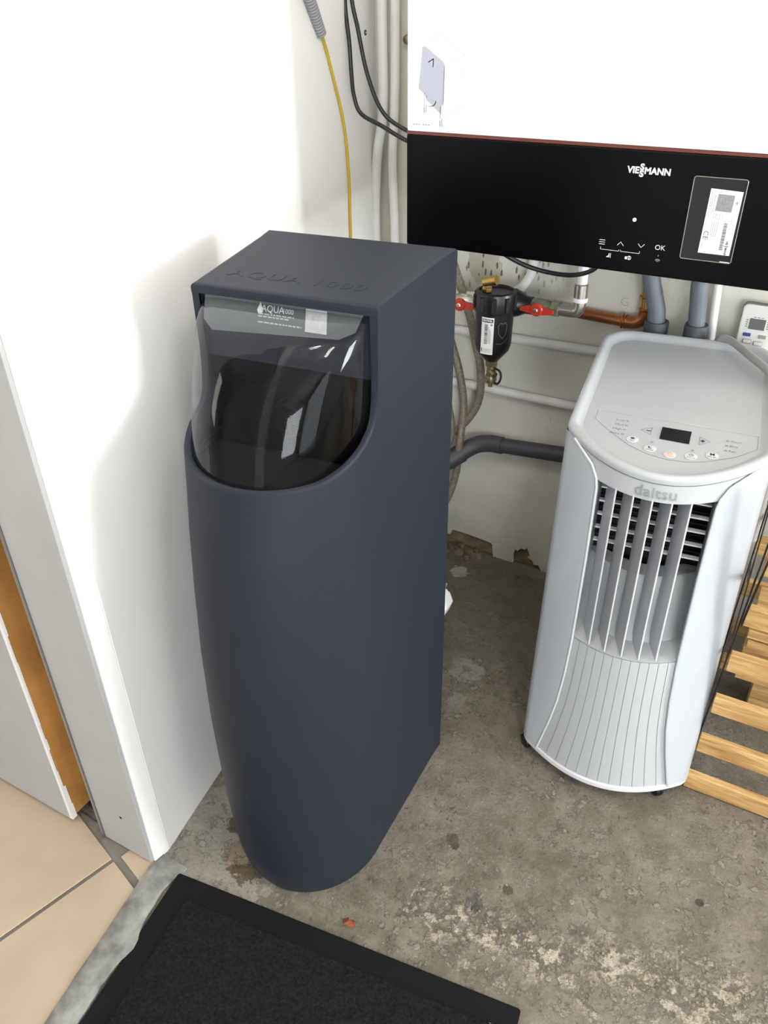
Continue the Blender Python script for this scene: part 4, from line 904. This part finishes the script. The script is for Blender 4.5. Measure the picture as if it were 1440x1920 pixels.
valve(-0.805, 1.865, 0.868, 'nickel ball valve with red handle left of the black filter', 'nickel', 1)
valve(-0.600, 1.865, 0.886, 'green stained ball valve with red handle right of the black filter', 'verdigris', -1)
# white supply pipe with press elbow coming down to the right valve
P_ = thing('supply_pipe', 'white pipe dropping from the boiler into a chrome press elbow', 'pipe', (-0.500, 1.865, 0.885)); po = P_.location
MB().tube([V((-0.507, 1.865, 1.10)) - po, V((-0.503, 1.865, 0.955)) - po], 0.0135, 14).build('white_tube', 'pipe_white', P_, smooth=True)
MB().lathe([(0.0165, 0), (0.0165, 0.034), (0.0145, 0.036)], V((-0.502, 1.865, 0.921)) - po, (-0.02, 0, 1), 18).build('press_sleeve', 'nickel', P_, smooth=True, angle=35)
MB().lathe([(0.0180, 0), (0.0185, 0.005), (0.0180, 0.010)], V((-0.502, 1.865, 0.914)) - po, (0, 0, 1), 18).build('collar_ring', 'white_gloss', P_, smooth=True)
MB().tube(bez([V((-0.502, 1.865, 0.918)) - po, V((-0.502, 1.865, 0.900)) - po, V((-0.508, 1.865, 0.888)) - po, V((-0.525, 1.865, 0.886)) - po, V((-0.562, 1.865, 0.886)) - po], 6), 0.0148, 14).build('elbow', 'nickel', P_, smooth=True)
# copper pipe
Cp = thing('copper_pipe', 'copper pipe with elbow running right behind the grey hose', 'pipe', (-0.44, 1.958, 0.84)); co = Cp.location
CY = 1.958
MB().tube([V((-0.600, CY, 0.855)) - co, V((-0.407, CY, 0.849)) - co], 0.0138, 16).build('copper_tube', 'copper', Cp, smooth=True)
MB().tube([V((-0.414, CY, 0.849)) - co] + [p - co for p in bez([(-0.404, CY, 0.849), (-0.381, CY, 0.851), (-0.364, CY, 0.865), (-0.3615, CY, 0.890)], 6)], 0.0163, 16).build('copper_elbow', 'copper', Cp, smooth=True)
for z_ in ((-0.414, 0.849, (1, 0, 0)), (-0.406, 0.849, (1, 0, 0)), (-0.3615, 0.887, (0, 0, 1)), (-0.3640, 0.918, (0, 0, 1))):
    MB().lathe([(0.0168, -0.0025), (0.0188, 0), (0.0168, 0.0025)], V((z_[0], CY, z_[1])) - co, z_[2], 18).build('press_ring', 'copper', Cp, smooth=True)
MB().tube([V((-0.3615, CY, 0.887)) - co, V((-0.369, CY, 1.00)) - co, V((-0.362, CY, 1.10)) - co], 0.0153, 16).build('riser', 'brass', Cp, smooth=True)
# two grey sleeved pipes going down behind the air conditioner
def sleeved(path, r, zt, label):
    T = thing('sleeved_pipe', label, 'pipe', (path[-1][0], path[-1][1], 0.0)); t0 = T.location
    MB().tube([V(p) - t0 for p in bez(path, 8)], r, 18).build('hose', 'hosegrey', T, smooth=True)
    x, y = path[-1][0], path[-1][1]
    MB().lathe([(r + 0.0065, -0.012), (r + 0.0075, zt - 0.004), (r + 0.0065, zt), (r + 0.001, zt - 0.001)], (0, 0, 0.012), (0, 0, 1), 22).build('lower_sleeve', 'hosedark', T, smooth=True, angle=40)
    return T
sleeved([(-0.358, 1.905, 1.10), (-0.3547, 1.905, 0.993), (-0.3405, 1.905, 0.942), (-0.326, 1.905, 0.891), (-0.323, 1.905, 0.78)], 0.0205, 0.870, 'grey sleeved pipe next to the copper elbow')
sleeved([(-0.247, 1.905, 1.10), (-0.245, 1.905, 0.983), (-0.238, 1.905, 0.922), (-0.234, 1.905, 0.871), (-0.233, 1.905, 0.78)], 0.0190, 0.876, 'grey sleeved pipe next to the thin white drop pipe')
pipe('drop_pipe', [(-0.214, 1.955, 1.10), (-0.212, 1.955, 0.973), (-0.202, 1.955, 0.84), (-0.196, 1.955, 0.30)], 0.0105, 'pipe_white', 'thin white vertical pipe right of the grey sleeved pipes')
pipe('curved_pipe', bez([(-0.655, 1.95, 1.10), (-0.655, 1.95, 0.97), (-0.664, 1.95, 0.925), (-0.690, 1.945, 0.890), (-0.735, 1.94, 0.868), (-0.82, 1.94, 0.858), (-1.0, 1.94, 0.86)]), 0.0120, 'pipe_white', 'white pipe curving down behind the black filter')
pipe('black_cable', bez([(-0.655, 1.62, 1.112), (-0.640, 1.66, 1.070), (-0.600, 1.70, 1.035), (-0.55, 1.72, 1.018), (-0.49, 1.72, 1.018), (-0.44, 1.70, 1.040), (-0.41, 1.66, 1.080), (-0.40, 1.62, 1.112)]), 0.0050, 'cable_black', 'black cable hanging in a loop below the boiler', 'cable')
# dark grey drain pipe with bend
D_ = thing('drain_pipe', 'dark grey plastic drain pipe with a bend low on the back wall', 'pipe', (-0.60, 1.945, 0.40)); do = D_.location
MB().tube([V(p) - do for p in ((-0.745, 1.952, 0.424), (-0.45, 1.952, 0.450), (0.2, 1.952, 0.475))], 0.0225, 20).build('straight_pipe', 'pvc', D_, smooth=True)
MB().tube([V(p) - do for p in bez([(-0.700, 1.952, 0.428), (-0.745, 1.952, 0.424), (-0.785, 1.940, 0.412), (-0.825, 1.905, 0.385)], 6)], 0.0255, 20).build('bend', 'pvc', D_, smooth=True)
MB().tube([V(p) - do for p in ((-0.812, 1.917, 0.394), (-0.850, 1.885, 0.368))], 0.0285, 20).build('socket', 'pvc', D_, smooth=True)
MB().tube([V(p) - do for p in ((-0.845, 1.889, 0.372), (-1.075, 1.697, 0.222))], 0.0225, 20).build('branch_pipe', 'pvc', D_, smooth=True)
# braided hoses behind the softener
pipe('braided_hose', bez([(-0.905, 1.955, 1.00), (-0.858, 1.94, 0.906), (-0.815, 1.93, 0.811), (-0.794, 1.93, 0.739), (-0.772, 1.93, 0.650), (-0.779, 1.93, 0.550), (-0.830, 1.925, 0.465), (-0.880, 1.915, 0.430), (-0.955, 1.85, 0.405), (-0.93, 1.55, 0.43), (-0.82, 1.197, 0.50)]), 0.0112, 'braid', 'right braided grey brown hose curving back behind the softener', 'hose')
pipe('braided_hose', bez([(-0.93, 1.935, 0.90), (-0.885, 1.93, 0.78), (-0.857, 1.93, 0.700), (-0.837, 1.93, 0.637), (-0.820, 1.93, 0.541), (-0.817, 1.905, 0.430), (-0.823, 1.90, 0.326), (-0.850, 1.89, 0.222), (-0.90, 1.86, 0.15), (-0.945, 1.75, 0.11), (-0.92, 1.50, 0.12), (-0.80, 1.197, 0.20)]), 0.0112, 'braid', 'middle braided hose dropping lowest towards the floor', 'hose')
pipe('braided_hose', bez([(-0.90, 1.91, 0.74), (-0.870, 1.905, 0.660), (-0.858, 1.90, 0.565), (-0.838, 1.89, 0.49), (-0.845, 1.885, 0.43), (-0.89, 1.83, 0.37), (-0.87, 1.55, 0.35), (-0.74, 1.197, 0.42)]), 0.0105, 'braid', 'left braided hose hugging the softener back edge', 'hose')

# remote control in a holder on the wall
Rm = thing('remote_control', 'white remote control with small grey screen in a wall holder', 'remote control', (-0.100, 1.965, 0.80)); ro_ = Rm.location
def rbx(a, b): return MB().box(V(a) - ro_, V(b) - ro_)
rp_ = rrect(-0.146, 0.800, -0.056, 0.937, 0.010)
MB().prism(rp_, 1.945, 1.975, lambda a, b, c: V((a, c, b)) - ro_).build('case', 'remote', Rm, bevel=0.003, seg=2)
MB().prism(rrect(-0.1475, 0.895, -0.0545, 0.940, 0.012), 1.952, 1.962, lambda a, b, c: V((a, c, b)) - ro_).build('dark_back_edge', 'ac_seam', Rm)
rbx((-0.126, 1.9440, 0.882), (-0.092, 1.9455, 0.907)).build('screen', 'lcd', Rm)
for (x, z, mm) in ((-0.1255, 0.868, 'blue'), (-0.092, 0.867, 'olive'), (-0.1225, 0.852, 'remote'), (-0.0985, 0.850, 'remote')):
    b_ = rbx((x - 0.0085, 1.9432, z - 0.0042), (x + 0.0085, 1.9458, z + 0.0042)).build('button', mm, Rm, bevel=0.002)
    if mm == 'remote': MB().prism([(x - 0.0092, z - 0.005), (x + 0.0092, z - 0.005), (x + 0.0092, z + 0.005), (x - 0.0092, z + 0.005)], 1.9442, 1.9449, lambda a, b, c: V((a, c, b)) - ro_).build('button_outline', 'ink_grey', b_)
m = MB()
for k in range(4): m.box(V((-0.1335, 1.9447, 0.886 + k * 0.005)) - ro_, V((-0.1295, 1.9452, 0.888 + k * 0.005)) - ro_); m.box(V((-0.0885, 1.9447, 0.886 + k * 0.005)) - ro_, V((-0.0845, 1.9452, 0.888 + k * 0.005)) - ro_)
for k in range(3): m.box(V((-0.119 + k * 0.008, 1.9447, 0.9095)) - ro_, V((-0.114 + k * 0.008, 1.9452, 0.9110)) - ro_)
m.build('remote_print', 'ink_grey', Rm, kind='stuff')
rbx((-0.150, 1.932, 0.770), (-0.052, 1.9845, 0.838)).build('wall_holder', 'remote', Rm, bevel=0.003)

# ================================================================== AIR CONDITIONER CORD
def acw(u, v, z): return (u, v, z)
MB().tube(bez([acw(0.055, 0.305, 0.70), acw(0.058, 0.300, 0.83), acw(0.066, 0.284, 0.870), acw(0.0896, 0.262, 0.8745), acw(0.1258, 0.205, 0.8705), acw(0.172, 0.125, 0.865), acw(0.20, 0.075, 0.845), acw(0.215, 0.05, 0.72), acw(0.22, 0.05, 0.50)]), 0.0085, 12).build('power_cord', 'cord_grey', K, smooth=True, label='thick grey cord lying over the top corner')

# ================================================================== WOODEN CRATE
Q = thing('slatted_crate', 'pine slatted crate with black steel straps right of the air conditioner', 'crate', (0.32, 1.55, 0.0)); qo = Q.location
CX0, CX1, CY0, CY1 = 0.012, 0.62, 1.36, 1.76
def qb(a, b): return MB().box(V(a) - qo, V(b) - qo)
lean = 0.006
slat = None
def place(src, name, loc, rot=(0, 0, 0)):
    o = src.copy(); o.name = name; COL.objects.link(o); o.parent = Q; o.location = loc; o.rotation_euler = rot; return o
base = MB().box((-0.304, -0.009, -0.0225), (0.304, 0.009, 0.0225)).build('slat', 'pine', Q, bevel=0.0015)
n_ = 0
for k in range(7):
    x = 0.316 + 0.005 * k; z = 0.0235 + 0.1245 * k
    if k == 0: base.location = V((x, CY0 + 0.009, z)) - qo
    else: place(base, 'slat', V((x, CY0 + 0.009, z)) - qo)
for k in range(6):                                             # back slats
    place(base, 'slat', V((0.322, CY1, 0.06 + 0.125 * k)) - qo)
for x in (0.36, 0.58):                                         # corner posts of the back frame
    qb((x - 0.02, CY1 - 0.034, 0.0), (x + 0.02, CY1 - 0.010, 0.80)).build('post', 'pine', Q, bevel=0.0015)
for k in range(7):                                             # loose planks piled inside on two bearers
    y0_ = 1.625 + 0.010 * (k % 3); z0_ = 0.135 + 0.030 * k
    qb((0.055 + 0.004 * (k % 2), y0_, z0_), (0.60, 1.735, z0_ + 0.026)).build('plank', 'pine', Q, bevel=0.0012)
for y in (1.67, 1.715): qb((0.10, y - 0.02, 0.0), (0.58, y + 0.02, 0.1345)).build('bearer', 'pine', Q, bevel=0.0012)
# straps: an upright along the slat ends and a folding lattice beside it
def strap(p, q, wd=0.010, th_=0.003):
    p = V(p) - qo; q = V(q) - qo; t = (q - p).normalized(); s_ = V((1, 0, 0)).cross(t).normalized() * wd / 2; n__ = V((1, 0, 0)) * th_ / 2
    return MB().add([p - s_ - n__, p + s_ - n__, p + s_ + n__, p - s_ + n__, q - s_ - n__, q + s_ - n__, q + s_ + n__, q - s_ + n__], [(0, 1, 2, 3), (7, 6, 5, 4), (0, 4, 5, 1), (1, 5, 6, 2), (2, 6, 7, 3), (3, 7, 4, 0)])
strap((0.0075, 1.370, 0.0), (0.0375, 1.370, 0.80), 0.018).build('upright_strap', 'blackmetal', Q)
strap((0.012, 1.752, 0.0), (0.022, 1.752, 0.80), 0.018).build('upright_strap', 'blackmetal', Q)
for z in (0.60,):
    strap((0.018, 1.372, z), (0.018, 1.755, z - 0.22), 0.012).build('lattice_strap', 'blackmetal', Q)
    strap((0.022, 1.372, z - 0.20), (0.022, 1.755, z + 0.02), 0.012).build('lattice_strap', 'blackmetal', Q)
strap((0.030, 1.362, 0.50), (0.046, 1.36, 0.72), 0.016).build('lattice_strap', 'blackmetal', Q)

# ================================================================== MAT
ma = math.atan2(0.0901, 0.7243); Mt = thing('door_mat', 'black carpet mat with flat rubber border on the concrete', 'mat', (-0.870, 0.636, 0.0), ma)
ML, MD = 0.732, 0.46
b_ = MB().prism([(x, y) for x, y in rrect(0, -MD, ML, 0, 0.006)], -0.002, 0.0042).build('rubber_border', 'rubber', Mt, bevel=0.001)
rows = []; i0, i1, j0, j1 = 0.045, ML - 0.040, -0.042, -MD + 0.042; nx_, ny_ = 190, 110
for j in range(ny_ + 1):
    r_ = []
    for i in range(nx_ + 1):
        x = i0 + (i1 - i0) * i / nx_; y = j0 + (j1 - j0) * j / ny_
        e = min(i, nx_ - i, j, ny_ - j); h = 0.0035 if e == 0 else 0.0078 + noise.noise(V((x * 150, y * 150, 0))) * 0.0022 + noise.noise(V((x * 45, y * 45, 3))) * 0.0012
        r_.append((x + (0.0015 * noise.noise(V((x * 90, y * 90, 8))) if e else 0), y, h))
    rows.append(r_)
MB().grid(rows, flip=True).build('carpet_pile', 'carpet', Mt, smooth=True, angle=80)

# ================================================================== SMALL THINGS
lf_ = MB(); pts = [(0, 0), (0.010, 0.006), (0.014, 0.002), (0.020, 0.008), (0.026, 0.004), (0.030, -0.004), (0.022, -0.010), (0.015, -0.008), (0.008, -0.010), (0.003, -0.006)]
cx_, cy_ = -0.515, 0.716
lf_.add([(cx_ + x, cy_ + y, 0.004 + 0.004 * abs(math.sin(x * 160))) for x, y in pts] + [(cx_ + x, cy_ + y, 0.0025 + 0.004 * abs(math.sin(x * 160))) for x, y in pts] + [(cx_ + 0.015, cy_, 0.010)], [(i, (i + 1) % 10, 20) for i in range(10)] + [tuple(range(19, 9, -1))] + [(i, 10 + i, 10 + (i + 1) % 10, (i + 1) % 10) for i in range(10)])
tag(lf_.build('dry_leaf', 'leaf'), 'small rust coloured dry leaf at the mat edge', 'leaf')
# white plug adapter and its cord behind the softener
pa = thing('power_adapter', 'white plug adapter with black cord poking out behind the softener', 'adapter', (-0.580, 1.30, 0.0)); pao = pa.location
MB().prism([(x, z) for x, z in ((-0.066, -0.03), (-0.012, 0.0), (0.008, 0.035), (0.016, 0.060), (0.008, 0.082), (-0.006, 0.092), (-0.066, 0.092))], -0.022, 0.022, lambda a, b, c: (a, c, b + 0.30)).build('adapter_body', 'white_gloss', pa, bevel=0.008, seg=3)
MB().prism([(x, z) for x, z in ((-0.05, 0.09), (-0.004, 0.09), (0.002, 0.108), (-0.05, 0.112))], -0.018, 0.018, lambda a, b, c: (a, c, b + 0.30)).build('adapter_cap', 'conduit', pa, bevel=0.003)
MB().tube(bez([(-0.006, 0, 0.41), (0.0, 0, 0.43), (-0.004, 0, 0.455), (-0.02, 0, 0.48), (-0.05, 0, 0.52)], 6), 0.0035, 8).build('cord', 'cable_black', pa, smooth=True)
MB().prism([(x, z) for x, z in ((-0.05, 0.165), (-0.006, 0.158), (-0.002, 0.185), (-0.008, 0.20), (-0.05, 0.205))], -0.012, 0.012, lambda a, b, c: (a, c, b + 0.30)).build('upper_plug', 'white_gloss', pa, bevel=0.004)
MB().tube(bez([(-0.02, 0.0, 0.29), (-0.03, 0, 0.15), (-0.05, 0, 0.02), (-0.08, 0.02, 0.004)], 6), 0.0035, 8).build('lead', 'cable_black', pa, smooth=True)

# ================================================================== CEILING LAMPS (above the frame)
for (x, y, lab) in ((-0.50, 0.50, 'round ceiling lamp nearest the white corner wall'), (0.35, 0.25, 'round ceiling lamp nearest the camera')):
    T = thing('ceiling_lamp', lab, 'lamp', (x, y, 2.46), group='ceiling lamps')
    MB().lathe([(0.075, 0.115), (0.08, 0.125), (0.08, 0.1395)], (0, 0, 0), (0, 0, 1), 24).build('lamp_base', 'white_gloss', T, smooth=True, angle=40)
    MB().lathe([(0.012, 0.03), (0.04, 0.036), (0.062, 0.055), (0.072, 0.085), (0.070, 0.116)], (0, 0, 0), (0, 0, 1), 24).build('lamp_globe', 'bulb', T, smooth=True, angle=60)
    l = bpy.data.lights.new('lamp_light', 'POINT'); l.energy = 6 if x < 0 else 11; l.color = (1.0, 0.94, 0.86); l.shadow_soft_size = 0.11
    lo_ = bpy.data.objects.new('lamp_light', l); COL.objects.link(lo_); lo_.location = (0, 0, -0.09); lo_.parent = T

# grit, lime crust and flakes lying on the concrete: nobody could count them
gm = MB(); rg = random.Random(21)
def flake(x, y, r, h):
    n = rg.choice((5, 6)); a0 = rg.random() * 6.28; pts = [(x + r * rg.uniform(.6, 1.2) * math.cos(a0 + 6.28 * k / n), y + r * rg.uniform(.6, 1.2) * math.sin(a0 + 6.28 * k / n)) for k in range(n)]
    z = fz(x, y); gm.add([(a, b, z - 0.001) for a, b in pts] + [(x + (a - x) * .6, y + (b - y) * .6, z + h * rg.uniform(.6, 1.2)) for a, b in pts], [tuple(range(n, 2 * n))] + [(k, (k + 1) % n, n + (k + 1) % n, n + k) for k in range(n)])
def blocked(x, y):
    lx = (x + 0.870) * math.cos(ma) + (y - 0.636) * math.sin(ma); ly = -(x + 0.870) * math.sin(ma) + (y - 0.636) * math.cos(ma)
    if -0.01 < lx < ML + 0.01 and ly < 0.01: return True
    if y < 0.66 and x < thr_left(y) + 0.09: return True
    if y > 0.64 and x < wall_x(y) + 0.01: return True
    return False
for k in range(2200):
    x = rg.uniform(-0.95, 0.75); y = rg.uniform(0.62, 1.9)
    if noise.noise(V((x * 5, y * 5, 11))) < rg.uniform(-0.5, 0.35) or blocked(x, y): continue
    flake(x, y, rg.uniform(0.0008, 0.0030) * (1.8 if rg.random() < .08 else 1), rg.uniform(0.0004, 0.0012))
for k in range(1300):
    x = rg.uniform(-0.42, 0.70); y = x * 0.19 + 0.875 + rg.gauss(0, 0.045)
    if noise.noise(V((x * 9, y * 9, 4))) < rg.uniform(-0.45, 0.25) or blocked(x, y): continue
    flake(x, y, rg.uniform(0.0010, 0.0040) * (2.2 if rg.random() < .12 else 1), rg.uniform(0.0006, 0.0022))
o = gm.build('concrete_grit', 'grit'); o['kind'] = 'stuff'; tag(o, 'pale grit and lime crust scattered over the concrete floor', 'grit')
